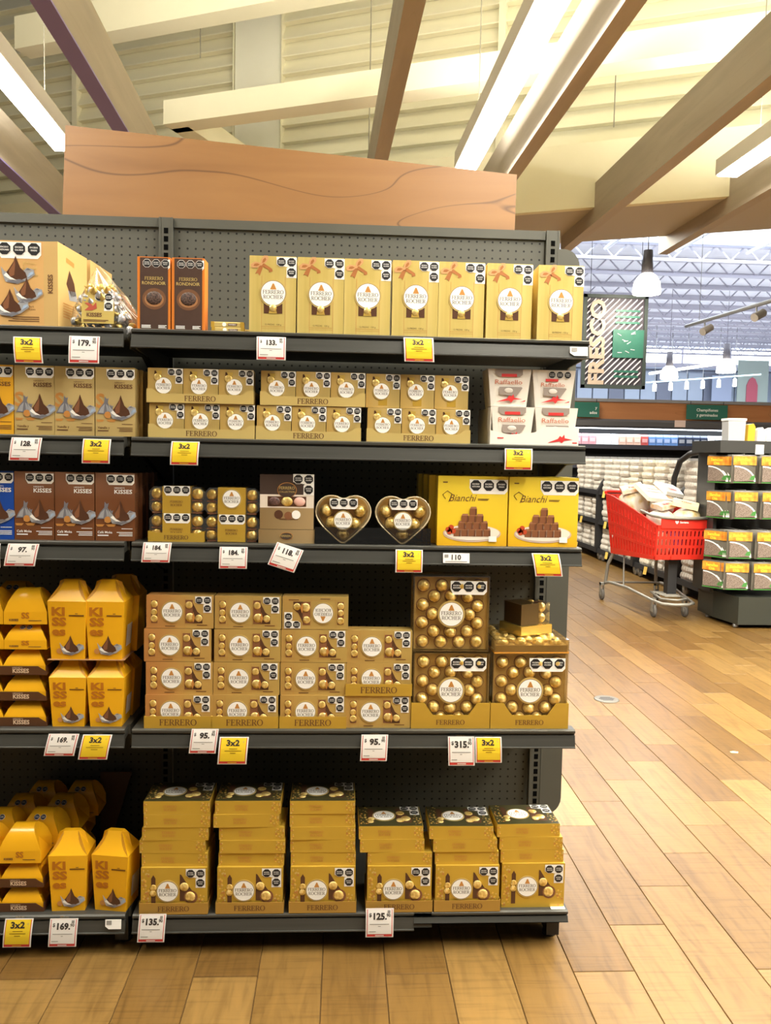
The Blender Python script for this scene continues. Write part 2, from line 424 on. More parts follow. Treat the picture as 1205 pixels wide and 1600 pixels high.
# thin suspension rods
ROD = mat('rod_steel', (.30, .28, .22), .5, .5)
for x, y, z0, z1, lab in ((-.62, 4.6, 4.5, 6.2, 'thin suspension rod left of the plain cream panel'), (.72, 4.2, 3.6, 6.2, 'thin suspension rod beside the steep middle beam'), (2.35, 3.4, 3.62, 6.2, 'thin suspension rod above the bulkhead on the right')):
    q = MB(); q.tube([(0, 0, z0), (0, 0, z1)], .004, ROD, 6); tag(obj('suspension_rod', q, None, (x, y, 0)), lab, 'rod', 'suspension rods')
# linear LED lamps between the beams
LED = mat('led_diffuser', (1, 1, 1), .4, emit=(1, .97, .90), es=14)
HOUS = mat('lamp_housing', (.62, .60, .55), .5)
def led(x, y0, y1, label, power=1., z=3.24):
    t = thing('linear_lamp', label, 'lamp', (x+BD*(y0-4), y0, z), math.atan(-BD), 'linear LED lamps')
    l = y1-y0
    q = MB(); q.prism([(-.075, 0), (.075, 0), (.075, .10), (-.075, .10)], 0, l, HOUS); obj('housing', q, t); obj('upper_diffuser', MB().box(-.062, .062, .02, l-.02, .1001, .103, LED), t)
    q = MB(); q.prism([(-.066, 0), (-.066, -.008), (.066, -.008), (.066, 0)], .01, l-.01, LED); obj('diffuser', q, t)
    q = MB()
    for yy in (.4, l*.5, l-.4): q.tube([(0, yy, .1), (0, yy, 6.2-z)], .003, ROD, 5)
    obj('hanger_wires', q, t)
    area_light('lamp_light', (0, l/2, -.014), .13, l-.05, 26*l*power, (1, .935, .79), (0, 0, 0), t)
    area_light('lamp_uplight', (0, l/2, .104), .12, l-.05, 12.5*l*power, (1, .955, .83), (PI, 0, 0), t)
led(1.30, -2.2, 3.2, 'glowing linear lamp above the right half of the wooden header board')
led(-1.22, -1.2, 3.15, 'glowing linear lamp at the upper left beside the header board', 1.25)
led(3.0, -2.4, 3.15, 'glowing linear lamp at the right edge below the ceiling')
led(4.75, -2.4, 3.1, 'added unseen linear lamp over the right aisle, beside the right edge lamp', 1.2)  # added out of view to brighten the floor and racks on the right
led(6.5, -2.4, 3.1, 'added unseen linear lamp farthest right over the aisle', 1.2)  # unseen lamp put in to light the snack rack front
# ------------------------------------------------------------------ gondola shelving, two bays
ZS = [None, 1.7026, 1.4202, 1.1410, .6329, .1126]
ZTOP, YB, BW = 2.109, .453, 1.22
STEEL = noisy('gondola_steel', (.066, .066, .055), (.076, .076, .064), (6, 6, 6), .5, .0, spec=.35)
RAIL = noisy('rail_steel', (.042, .042, .038), (.062, .062, .056), (1.5, 30, 60), .36, .15)
def peg_mat():
    m = mat('pegboard_steel', (.08, .08, .07), .5, spec=.35); N, L, b = nt(m)
    tc = N.new('ShaderNodeTexCoord'); sp = N.new('ShaderNodeSeparateXYZ'); L.new(tc.outputs['Object'], sp.inputs[0])
    def cell(ax):
        d = N.new('ShaderNodeMath'); d.operation = 'DIVIDE'; d.inputs[1].default_value = .0254
        f = N.new('ShaderNodeMath'); f.operation = 'FRACT'; s2 = N.new('ShaderNodeMath'); s2.operation = 'SUBTRACT'; s2.inputs[1].default_value = .5
        q = N.new('ShaderNodeMath'); q.operation = 'MULTIPLY'
        L.new(sp.outputs[ax], d.inputs[0]); L.new(d.outputs[0], f.inputs[0]); L.new(f.outputs[0], s2.inputs[0])
        L.new(s2.outputs[0], q.inputs[0]); L.new(s2.outputs[0], q.inputs[1]); return q
    a, c = cell(0), cell(2); ad = N.new('ShaderNodeMath'); L.new(a.outputs[0], ad.inputs[0]); L.new(c.outputs[0], ad.inputs[1])
    lt = N.new('ShaderNodeMath'); lt.operation = 'LESS_THAN'; lt.inputs[1].default_value = .016; L.new(ad.outputs[0], lt.inputs[0])
    mx = N.new('ShaderNodeMixRGB'); mx.inputs[1].default_value = (.074, .074, .062, 1); mx.inputs[2].default_value = (.004, .004, .004, 1)
    L.new(lt.outputs[0], mx.inputs[0]); L.new(mx.outputs[0], b.inputs['Base Color'])
    return m
PEG = peg_mat()
RAILPROF = [(.03, 0), (-.004, 0), (-.010, -.003), (-.010, -.009), (-.003, -.011), (-.003, -.015), (-.008, -.016), (-.014, -.046), (-.017, -.047), (-.017, -.050), (-.008, -.051), (.0, -.03), (.03, -.026)]
railm = MB().prismx(RAILPROF, .004, BW-.002, RAIL).mesh('price_rail')
railm2 = MB().prismx(RAILPROF, .004, BW-.016, RAIL).mesh('price_rail')
deckm = MB().box(.004, BW-.010, .03, YB-.026, -.026, 0, STEEL).mesh('shelf')
brm = MB().prismx([(.03, -.026), (YB-.01, -.026), (YB-.01, -.13), (YB-.06, -.13), (.16, -.055), (.03, -.05)], 0, .004, STEEL).mesh('bracket')
q = MB()
for k in range(77): q.box(-.0066, .0066, -.0008, .001, .13+k*.0254, .1465+k*.0254, mat('slot_void', (.004, .004, .004), .9, spec=0.))
slotm = q.mesh('slot_strip')
uprm = MB().box(-.0205, .0205, -.022, .03, .0, ZTOP, STEEL).box(-.0215, -.016, -.024, -.022, 0, ZTOP, STEEL).box(.016, .0215, -.024, -.022, 0, ZTOP, STEEL).mesh('upright')
def bay(x, label, ups, broken):
    t = thing('shelving_bay', label, 'shelving', (x, 0, 0), 0, 'bays of the chocolate gondola')
    obj('back_panel', MB().box(.022, BW-.022, 0, .012, .02, ZTOP-.028, PEG), t, (0, YB-.006, 0))
    obj('top_rail', MB().box(.022, BW-.022, YB-.014, YB+.02, ZTOP-.028, ZTOP, STEEL), t)
    for u in ups:
        o = obj('upright', uprm, t, (u, YB, 0)); obj('slot_strip', slotm, o, (0, -.0225, 0))
    for i in range(1, 6):
        s = obj('shelf', deckm, t, (0, 0, ZS[i]))
        if i == 5 and broken:
            q = MB(); q.prismx(RAILPROF, .004, .78, RAIL)
            P = [(y, max(z, -.030)) for y, z in RAILPROF]; q.prismx(P, .78, BW-.004, RAIL)
            q.prismx([(y, max(z, -.042)) for y, z in RAILPROF], .78, .83, RAIL)
            obj('price_rail', q, s)
        else: obj('price_rail', railm if broken else railm2, s)
        if i < 5:
            obj('bracket', brm, s, (.006, 0, 0)); obj('bracket', brm, s, (BW-.010, 0, 0))
    obj('kick_plate', MB().box(.01, BW-.01, .13, .142, .004, ZS[5]-.027, STEEL), t)
    for u in (.03, BW-.035):
        q = MB(); q.box(-.018, .018, .0, .09, .018, ZS[5]-.027, BLACK); q.lathe([(.0, .0), (.02, .0), (.02, .012), (.008, .018)], (0, .04, 0), BLACK, 12); obj('foot', q, t, (u, .03, 0))
    return t
B1 = bay(0, 'dark grey pegboard shelving bay stocked with gold boxes, near the aisle end', (0, BW), True)
q = MB()   # rounded end plate beside the last upright
pts = []
for a, b, cx, cz in ((-90, 0, 1.262, .245), (0, 90, 1.262, 2.0)):
    for k in range(7):
        an = math.radians(a+(b-a)*k/6); pts.append((cx+.05*math.cos(an), cz+.055*math.sin(an)))
pts = [(1.241, .19)]+pts+[(1.241, 2.055)]
q.prism(pts, YB-.01, YB+.02, STEEL); obj('end_plate', q, B1)
bay(-BW, 'dark grey pegboard shelving bay at the left edge with bonbon cartons', (0,), False)
# header board
HEADER = wood('header_veneer', (.205, .098, .034), (.285, .146, .053), (.07, .032, .014), 0, 1.5, .42, .8)
t = thing('header_board', 'orange-brown wood-veneer header board with dark veins standing on the shelving', 'sign board', (0, YB+.012, ZTOP))
q = MB(); q.prism([(-.328, 0), (1.102, 0), (1.104, .181), (-.317, .279)], 0, .022, HEADER); obj('board', q, t)
q = MB(); q.box(-.31, 1.09, .0222, .06, -.0, .03, STEEL); obj('mounting_rail', q, t)

# ------------------------------------------------------------------ print pieces shared by the packages
E1 = -.0007; E2 = -.0012; E3 = -.0017; E4 = -.0022
def octa(cx, cz, r): return [(cx+r*math.cos(PI/8+k*PI/4), cz+r*math.sin(PI/8+k*PI/4)) for k in range(8)]
WORDS = (('EXCESO', 'AZÚCARES'), ('EXCESO', 'CALORÍAS'), ('EXCESO', 'GRASAS'))
def one_seal(mb, x, z, r, y, words):
    mb.flat(octa(x, z, r*1.1), y, WHITE); mb.flat(octa(x, z, r), y-.0004, BLACK)
    mb.text(words[0], r*.24, x, z+r*.12, y-.0008, WHITE, bold=.02); mb.text(words[1], r*.24, x, z-r*.32, y-.0008, WHITE, bold=.02, sx=.82)
def seals_row(mb, x, z, r, y=E1, n=3, strip=True):
    """warning octagons in a row, x z = centre of the right one"""
    s = r*2.28
    if strip:
        mb.flat([(x-s*(n-1)-r*.5, z-r*1.5), (x+r*.6, z-r*1.5), (x+r*1.12, z-r*.9), (x+r*1.12, z+r*1.05), (x-s*(n-1)-r*1.12, z+r*1.05), (x-s*(n-1)-r*1.12, z-r*.5)], y+.0002, WHITE)
    for k in range(n): one_seal(mb, x-s*(n-1-k), z, r, y-.0002, WORDS[k % 3])
def seals_corner(mb, x, z, r, y=E1):
    """two octagons over one, x z = centre of the upper right one"""
    s = r*2.25
    mb.flat([(x-s-r*1.1, z-r*.6), (x-s*.35, z-r*1.1), (x-r*1.1, z-s*.6), (x-r*1.1, z-s-r*1.2), (x+r*1.15, z-s-r*1.2), (x+r*1.15, z+r*1.1), (x-s-r*1.1, z+r*1.1)], y+.0002, WHITE)
    one_seal(mb, x, z, r, y-.0002, WORDS[1]); one_seal(mb, x-s, z, r, y-.0002, WORDS[0]); one_seal(mb, x, z-s, r, y-.0002, WORDS[2])
def medallion(mb, x, z, r, y=E1, flip=False, top=GOLDBRIGHT):
    k = -1 if flip else 1
    mb.puck(x, z, r*1.1, y-.0004, y+.0006, GOLDPALE); mb.disc(x, z, r*1.02, y-.0006, BROWNINK, 28); mb.disc(x, z, r*.985, y-.0008, WHITE, 28)
    a = len(mb.v)
    mb.flat([(x-r*.26, z+r*.3), (x+r*.26, z+r*.3), (x+r*.05, z+r*.78), (x-r*.05, z+r*.78)], y-.001, COPPERINK)
    serif(mb, 'FERRERO', r*.31, x, z-r*.06, y-.001, INK, .98); serif(mb, 'ROCHER', r*.31, x, z-r*.46, y-.001, INK, 1.0)
    if flip:
        for i in range(a, len(mb.v)):
            vx, vy, vz = mb.v[i]; mb.v[i] = (2*x-vx, vy, 2*z-vz)
def printed_ball(mb, x, z, r, y=E2):
    """a foil-wrapped bonbon bulging slightly from the carton"""
    mb.ball((x, y, z), r, FOIL, 12, 6, (1, .22, 1))
def kiss_art(mb, cx, cz, s, y, wide=1., nut=True):
    """printed picture: chocolate drop half wrapped in silver foil"""
    P = lambda pts: [(cx+a*s*wide, cz+b*s) for a, b in pts]
    if nut: mb.disc(cx-s*.78*wide, cz-s*.25, s*.2, y, mat('print_nut', (.5, .22, .05), .5), 10)
    mb.flat(P([(-.5, -.45), (.1, -.55), (.6, -.35), (1.0, -.05), (.95, .2), (.6, .3), (.3, .05), (-.1, -.1), (-.55, .1), (-.75, .35), (-.65, -.1)]), y-.0002, SILVER)
    mb.flat(P([(-.35, -.3), (.15, -.42), (.6, -.2), (.52, .05), (.25, .3), (.12, .62), (.02, .9), (-.08, .6), (-.3, .25), (-.48, 0)]), y-.0005, CHOC)
    mb.flat(P([(-.28, -.2), (-.05, -.1), (0, .45), (-.02, .7), (-.14, .4), (-.33, .12)]), y-.0007, CHOCLIGHT)
    mb.flat(P([(-.45, -.4), (0, -.52), (.5, -.36), (.2, -.3), (-.15, -.36)]), y-.0008, SILVERDARK)
    mb.flat(P([(-.6, -.12), (-.28, -.32), (.08, -.36), (-.25, -.2), (-.45, .02)]), y-.0009, WHITE)
    mb.flat(P([(.62, -.22), (.95, 0), (.88, .12), (.7, .02)]), y-.0009, mat('print_foil_blue', (.35, .45, .62), .4))
    mb.flat(P([(.5, .18), (.8, .2), (.66, .28)]), y-.0009, SILVERDARK)
def bow_art(mb, x, z, s, y):
    R1 = mat('ribbon_copper', (.42, .16, .05), .4, .2); R2 = mat('ribbon_copper_light', (.66, .36, .16), .4, .2)
    P = lambda pts: [(x+a*s, z+b*s) for a, b in pts]
    mb.flat(P([(-.12, -.08), (-.55, -.9), (-.3, -.82), (-.12, -1.05), (.2, -.15)]), y, R1)
    mb.flat(P([(-.02, -.16), (.72, -.5), (.7, -.72), (1.05, -.62), (1.0, -.4), (.2, .12)]), y, R1)
    mb.flat(P([(.05, -.02), (-.3, -.34), (-.85, -.36), (-.95, -.05), (-.6, .2), (-.2, .16)]), y-.0003, R2)
    mb.flat(P([(-.05, 0), (-.02, .4), (.25, .78), (.6, .78), (.66, .45), (.4, .12)]), y-.0003, R2)
    mb.flat(P([(-.12, -.04), (-.4, -.2), (-.7, -.18), (-.6, .02), (-.35, .06)]), y-.0005, R1)
    mb.flat(P([(.08, .1), (.16, .42), (.36, .6), (.46, .44), (.3, .18)]), y-.0005, R1)
    mb.disc(x, z, s*.13, y-.0007, R2, 10)
def carton(w, h, d, m, front=None, bev=.0012):
    """folded card box: body with slightly softened edges"""
    q = MB(); c = bev; X, Z = w/2, h
    pts = [(-X+c, 0), (X-c, 0), (X, c), (X, Z-c), (X-c, Z), (-X+c, Z), (-X, Z-c), (-X, c)]
    q.prism(pts, 0, d, m)
    return q
def P(name, mb, subs=()): return (name, mb.mesh(name) if isinstance(mb, MB) else mb, [(n, m.mesh(n) if isinstance(m, MB) else m) for n, m in subs])

# ------------------------------------------------------------------ package kinds
# tall ribboned gift box
w, h, d = .1235, .202, .07
body = carton(w, h, d, GOLDTALL)
pr = MB()
for x in (-.029, .033): pr.rect(x-.0004, x+.0004, 0, h*.74, E1, COPPERINK)
pr.rect(-.029, .033, .017, .0178, E1, COPPERINK); pr.rect(-.029, .033, .012, .0126, E1, COPPERINK)
pr.text('12 PIEZAS   150 g', .0042, .002, .021, E1, BROWNINK)
win = MB(); win.rect(-.023, .026, .052, .078, E1, CHOC); win.flat([(-.010, .052), (.012, .052), (.006, .078), (-.006, .078)], E2, GOLDBRIGHT); printed_ball(win, .001, .066, .010, E2)
bow = MB(); bow_art(bow, -.031, .180, .029, E1)
se = MB(); seals_corner(se, .049, .187, .0118)
me = MB(); medallion(me, .0015, .105, .0325, E2)
K_TALL = [P('body', body, [('crease_print', pr)]), P('window', win), P('ribbon_print', bow), P('warning_seals', se), P('medallion', me)]
# dark carton with orange edges
w, h, d = .086, .191, .05
ORANGE = mat('orange_edge', (.62, .19, .025), .38)
DKCHOC = noisy('dark_cocoa_card', (.058, .030, .022), (.075, .042, .03), (20, 20, 20), .4)
body = carton(w, h, d, ORANGE); fp = MB(); fp.rect(-.036, .037, .004, h-.002, E1, DKCHOC)
glow = MB(); glow.disc(.001, .082, .031, E2, mat('print_glow_outer', (.16, .07, .03), .5), 24, .028); glow.disc(.001, .080, .025, E3, mat('print_glow', (.36, .17, .07), .5), 24, .019)
glow.ball((.001, E3, .084), .021, noisy('truffle_print', (.02, .01, .008), (.11, .06, .045), (300, 300, 300), .5, lo=.4, hi=.6, bump=.4), 12, 8, (1, .15, .85))
tx = MB(); serif(tx, 'FERRERO', .0085, 0, .131, E2, GOLDPALE, 1.); tx.text('RONDNOIR', .0082, 0, .119, E2, GOLDPALE, sx=.98, bold=.012)
tx.lines(-.032, -.006, .012, .0016, 3, E2, WHITE); tx.lines(.012, .034, .012, .0016, 3, E2, WHITE)
se = MB(); seals_row(se, .030, .174, .0105)
K_ROND = [P('body', body), P('front_panel', fp, [('picture', glow), ('lettering', tx)]), P('warning_seals', se)]
# small gold bar
q = MB(); q.prismx([(0, .001), (.002, 0), (.022, 0), (.024, .001), (.024, .012), (.022, .014), (.002, .014), (0, .012)], -.043, .043, GOLDPALE)
q2 = MB(); q2.disc(-.008, .007, .0055, E1, WHITE, 14); q2.rect(.002, .026, .004, .010, E1, BROWNINK); q2.text('FERRERO', .0035, .014, .0053, E2, WHITE)
q3 = MB(); q3.box(-.0432, -.034, -.0004, .0244, -.0002, .0144, GOLDDEEP); q3.box(.034, .0432, -.0004, .0244, -.0002, .0144, GOLDDEEP)
K_BAR = [P('wrapper', q), P('band_print', q2), P('end_crimps', q3)]
# bonbon cartons in four colours
def bonbon(colmat, txt, small, ss=False):
    w, h, d = .1035, .182, .045
    body = carton(w, h, d, colmat)
    se = MB(); seals_row(se, .039, .166, .0108)
    tx = MB(); tx.text('KISSES', .0105, .022, .127, E1, txt, bold=.022, sx=1.15); tx.text('HERSHEY\'S', .004, .012, .140, E1, txt)
    if ss: tx.text('S', .036, -.039, .076, E1, COPPERINK, bold=.03)
    tx.text(small, .0062, -.046, .020, E1, txt, 'l', bold=.012); tx.lines(-.046, -.01, .013, .003, 1, E1, txt); tx.lines(.004, .046, .022, .0018, 3, E1, txt, 2.4, .3, 'r'); tx.lines(.015, .046, .032, .0015, 1, E1, txt, align='r')
    pic = MB(); kiss_art(pic, .014, .068, .046, E2-.001, .92)
    for dx, dz, k in ((-.026, .072, 1.), (-.012, .060, .75)):   # foil-wrapped drops behind
        Q = lambda pts: [(dx+a*.022*k, dz+b*.022*k) for a, b in pts]
        pic.flat(Q([(-1, -.6), (.9, -.6), (.7, .1), (.3, .75), (.45, 1.35), (.2, 1.2), (-.05, 1.5), (-.1, .8), (-.6, .2)]), E1-.0002, SILVERDARK)
        pic.flat(Q([(-.8, -.45), (-.2, -.5), (-.05, .6), (-.5, .15)]), E1-.0004, SILVER); pic.flat(Q([(.2, -.45), (.6, -.4), (.3, .4), (.1, .6)]), E1-.0004, SILVER)
    pic.flat([(-.05, .044), (-.028, .044), (-.033, .038), (-.047, .038)], E1, COPPERINK); pic.flat([(-.024, .044), (.004, .046), (-.002, .038), (-.018, .038)], E1, COPPERINK)
    return [P('body', body), P('warning_seals', se), P('lettering', tx), P('picture', pic)]
BGOLD = gradient('bonbon_gold', [(0, (.66, .47, .18)), (.5, (.74, .56, .25)), (1, (.64, .46, .17))], 2, 0, .18, .2, .35)
BYEL = noisy('bonbon_yellow', (.72, .36, .02), (.76, .40, .03), (5, 5, 5), .3)
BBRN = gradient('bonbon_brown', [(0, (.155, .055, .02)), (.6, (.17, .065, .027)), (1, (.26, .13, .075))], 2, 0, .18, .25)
BBLU = noisy('bonbon_blue', (.01, .05, .30), (.015, .07, .36), (5, 5, 5), .3)
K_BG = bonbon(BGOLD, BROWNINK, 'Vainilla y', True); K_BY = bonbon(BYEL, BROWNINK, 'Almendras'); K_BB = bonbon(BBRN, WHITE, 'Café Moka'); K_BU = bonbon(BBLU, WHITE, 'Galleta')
# large flat bonbon box, front view and side view
w, h, d = .186, .219, .038
TAN = noisy('tan_card', (.58, .335, .12), (.64, .39, .15), (3, 3, 8), .42); TAN2 = noisy('tan_card_side', (.55, .36, .13), (.60, .40, .16), (3, 3, 8), .42)
body = carton(w, h, d, TAN)
se = MB(); seals_row(se, .068, .198, .0165)
pic = MB(); kiss_art(pic, .02, .135, .05, E2, 1., False); kiss_art(pic, .048, .085, .045, E2-.001, .95, False); kiss_art(pic, .005, .05, .05, E2-.002, 1, False)
tx = MB(); tx.text('Edición', .008, .055, .158, E1, GOLDPALE, shear=.3); tx.text('Especial', .008, .055, .146, E1, GOLDPALE, shear=.3); tx.text('Deluxe', .008, .06, .128, E1, GOLDPALE, shear=.3)
tx.text('Dark', .005, .06, .048, E1, BROWNINK); tx.text('Kisses', .005, .062, .041, E1, BROWNINK); tx.lines(-.02, .08, .022, .002, 3, E1, BROWNINK, 2.6, .4, 'r')
K_BIG = [P('body', body), P('warning_seals', se), P('picture', pic), P('lettering', tx)]
body = MB().box(0, .038, 0, .186, 0, .219, TAN2)
tx = MB(); tx.text('KISSES', .0125, .024, .11, E1, BROWNINK, rot=PI/2, bold=.025)
sd = MB()   # artwork on the broad face that recedes
for pts, m in (([(.05, .12), (.07, .16), (.10, .13), (.11, .10), (.08, .09)], CHOC), ([(.06, .105), (.11, .11), (.12, .085), (.07, .08)], SILVER), ([(.05, .19), (.10, .185), (.10, .172), (.05, .178)], COPPERINK)):
    sd.poly([(.0385, y, z) for y, z in pts], m)
for k in range(6): sd.poly([(.0385, .03, .03+k*.007), (.0385, .15-.01*k, .03+k*.007), (.0385, .15-.01*k, .033+k*.007), (.0385, .03, .033+k*.007)], COPPERINK)
K_BIGSIDE = [P('body', body), P('lettering', tx), P('side_picture', sd)]
# small square carton with window
w, h, d = .0915, .0905, .055
SMALLG = gradient('small_box_gold', [(0, (.58, .38, .11)), (.5, (.70, .50, .18)), (1, (.58, .42, .14))], 0, -.046, .046, .32, .35)
body = carton(w, h, d, SMALLG)
wn = MB(); wn.rect(-.028, -.010, .058, .083, E1, CHOC); wn.rect(-.012, .012, .006, .03, E1, GOLDDEEP); printed_ball(wn, -.020, .066, .0105); wn.flat([(-.018, .07), (-.010, .072), (-.008, .083), (-.024, .083)], E4, GOLDBRIGHT)
st = MB()
for k in range(9): st.rect(.022+k*.0025, .0230+k*.0025, .004, h-.004, E1+.0002, GOLDPALE)
se = MB(); seals_corner(se, .0365, .080, .0088, E2)
me = MB(); medallion(me, -.004, .044, .0215, E3)
K_SMALL = [P('body', body, [('pleats', st)]), P('window', wn), P('warning_seals', se), P('medallion', me)]
def tray(w, d, lip, end, ms, txt, ht, slope=.03, side=None):
    """open display tray: front lip rising to both ends, sides and floor"""
    q = MB(); t = .0012; X = w/2
    prof = [(-X, 0), (X, 0), (X, end), (X-slope*.5, end), (X-slope, lip), (-X+slope, lip), (-X+slope*.5, end), (-X, end)]
    q.prism(prof, -t, 0, ms)
    q.box(-X, -X+t, 0, d, 0, end, ms); q.box(X-t, X, 0, d, 0, end, ms); q.box(-X, X, d-t, d, 0, end, ms); q.box(-X, X, 0, d, 0, .0008, ms)
    tx = MB()
    if txt: serif(tx, txt, ht, 0, lip/2-ht/2, -t-.0006, BROWNINK, 1.05)
    return [P('tray_body', q), P('lettering', tx)]
K_TRAY3 = tray(.282, .20, .024, .036, GOLDPALE, 'FERRERO', .014, .03)
# white flared carton
RAFW = mat('white_card', (.80, .75, .68), .4); RAFG = mat('grey_recess', (.30, .25, .22), .5)
def flared(seal):
    w0, w1, h, d = .098, .120, .101, .09; q = MB()
    a, b = w0/2, w1/2
    V = [(-a, .004, 0), (a, .004, 0), (a, d, 0), (-a, d, 0), (-b, 0, h), (b, 0, h), (b, d, h), (-b, d, h)]
    q.raw(V, [(0, 3, 2, 1), (4, 5, 6, 7), (0, 1, 5, 4), (1, 2, 6, 5), (2, 3, 7, 6), (3, 0, 4, 7)], RAFW)
    q.flat([(-b+.001, h), (-b+.012, h-.001), (-a+.013, .02), (-a+.006, .001), (-a, 0)][::-1], -.0003, mat('white_card_fold', (.70, .66, .60), .4))
    wn = MB(); wn.flat([(-.027, .032), (.02, .028), (.036, .050), (.034, .053), (-.028, .053)], E2, RAFG); wn.ball((-.002, E2, .043), .009, mat('coconut_bonbon', (.62, .57, .52), .6), 10, 6, (1.4, .12, .8))
    rb = MB(); rb.flat([(-.035, .012), (-.005, .022), (.0, .030), (.006, .026), (.012, .034), (.014, .024), (.036, .020), (.012, .018), (.006, .010), (0, .016)], E3, REDINK); rb.flat([(.03, .012), (.045, .018), (.044, .014)], E3, REDINK)
    lb = MB()
    if seal:
        lb.rect(-.022, .012, .070, .077, E2, REDINK); zt = .056
    else:
        lb.flat([(-.040, h-.001), (.036, h-.001), (.036, h-.015), (.028, h-.021), (-.030, h-.021), (-.040, h-.013)][::-1], E2, RAFG); lb.rect(-.022, .02, h-.021, h-.013, E3, REDINK); zt = .060
    lb.text('Raffaello', .0125 if not seal else .011, -.002, zt, E2, mat('print_coral', (.50, .13, .06), .5), sx=1.25)
    out = [P('body', q), P('window', wn), P('ribbon_print', rb), P('brand_print', lb)]
    if seal: se = MB(); seals_row(se, .038, .088, .0095, E2, strip=False); out.append(P('warning_seals', se))
    return out
K_RAF, K_RAFS = flared(False), flared(True)
q = MB(); q.prism([(-.122, 0), (.122, 0), (.122, .05), (.03, .05), (0, .034), (-.03, .03), (-.07, .027), (-.122, .038)], -.0015, 0, RAFW); q.box(-.122, -.1205, 0, .2, 0, .1, RAFW); q.box(.1205, .122, 0, .2, 0, .05, RAFW); q.box(-.12, .12, 0, .2, 0, .001, RAFW)
q2 = MB(); q2.flat([(.035, .006), (.065, .018), (.07, .026), (.076, .022), (.082, .03), (.084, .02), (.106, .016), (.082, .013), (.076, .006), (.07, .011)], -.0025, REDINK); q2.rect(-.102, -.085, .016, .019, -.0025, REDINK); q2.rect(.105, .118, .006, .009, -.0025, REDINK)
K_RAFTRAY = [P('tray_body', q), P('ribbon_print', q2)]
# clear plastic pack of eight with a card sleeve
def clearpack(med):
    w, h, d = .144, .073, .10; q = MB(); c = .012; X = w/2
    pts = [(-X+c, 0), (X-c, 0), (X, c), (X, h-c), (X-c, h), (-X+c, h), (-X, h-c), (-X, c)]
    q.prism(pts, 0, d, CLEAR); q.prism([(a*1.02, .001+b*.985) for a, b in pts], .012, .014, clear('clear_rim', (.9, .9, .88), .25))
    sl = MB(); sl.box(-.037, .037, -.0008, d, h*.02, h+.0008, GOLDDEEP)
    balls = MB()
    for x in (-.054, .054):
        for z in (.019, .053):
            for y in (.0185, .072): balls.ball((x, y, z), .0165, FOIL, 12, 8)
    cups = MB()
    for x in (-.054, .054): cups.box(x-.013, x+.013, .006, .09, .0345, .0375, CHOCLIGHT); cups.box(x-.012, x+.012, .008, .09, .001, .005, CHOCLIGHT)
    out = [P('shell', q), P('chocolates', balls), P('paper_cups', cups)]
    if med:
        m2 = MB(); medallion(m2, 0, h*.6, .024, -.0015); out.append(P('sleeve', sl)); out.append(P('medallion', m2))
    else:
        se = MB(); seals_row(se, .025, h-.0085, .0103, -.0015); tx = MB(); serif(tx, 'FERRERO', .006, 0, .030, -.0014, BROWNINK); serif(tx, 'ROCHER', .006, 0, .021, -.0014, BROWNINK)
        out.append(P('sleeve', sl, [('lettering', tx)])); out.append(P('warning_seals', se))
    return out
K_CP, K_CPM = clearpack(False), clearpack(True)
K_TRAYCP = tray(.15, .12, .024, .028, GOLDDEEP, 'FERRERO', .011, .02)
# assorted collection box
w, h, d = .146, .186, .05
DKB = noisy('collection_brown', (.055, .035, .028), (.065, .042, .034), (9, 9, 9), .35); GREYGOLD = gradient('collection_gold', [(0, (.30, .20, .09)), (1, (.48, .34, .17))], 0, -.073, .073, .35, .3)
body = carton(w, h, d, DKB)
bd = MB(); bd.rect(-.0725, .0725, .096, .132, E1, mat('collection_band', (.72, .64, .55), .45)); bd.rect(-.0725, .0725, .038, .096, E1, GREYGOLD)
wn = MB(); wn.rect(-.052, .052, .100, .127, E2, CHOC)
for x, m in ((-.034, noisy('truffle_dark', (.03, .015, .012), (.16, .08, .07), (200, 200, 200), .5)), (0, FOIL), (.034, mat('coconut_pink', (.72, .42, .36), .6))): wn.ball((x, E2, .113), .0135, m, 12, 8, (1.15, .3, .95))
pic = MB(); pic.disc(-.022, .078, .012, E2, CHOC, 14); pic.disc(.004, .075, .011, E3, CHOCLIGHT, 14); pic.disc(.025, .078, .012, E3, WHITE, 14); pic.rect(-.02, .03, .064, .067, E2, BROWNINK)
lg = MB(); lg.disc(0, .144, .026, E2, COPPERINK, 24, .021); lg.disc(0, .144, .0245, E3, DKB, 24, .0195); lg.text('FERRERO', .008, 0, .146, E4, GOLDPALE, sx=.9); lg.text('COLLECTION', .005, 0, .137, E4, GOLDPALE)
se = MB(); seals_corner(se, .058, .174, .0125, E3)
K_COLL = [P('body', body), P('printed_band', bd, [('picture', pic)]), P('window', wn), P('emblem', lg), P('warning_seals', se)]
q = MB(); q.box(-.0755, .0755, -.0015, 0, 0, .037, GREYGOLD); q.box(-.0755, -.074, 0, .06, 0, .037, GREYGOLD); q.box(.074, .0755, 0, .06, 0, .037, GREYGOLD)
q2 = MB(); q2.disc(0, .0195, .018, -.0022, COPPERINK, 20, .0105); q2.disc(0, .0195, .0165, -.0026, DKB, 20, .009); q2.text('FERRERO', .006, 0, .0170, -.003, GOLDPALE)
K_COLLTRAY = [P('tray_body', q), P('emblem', q2)]
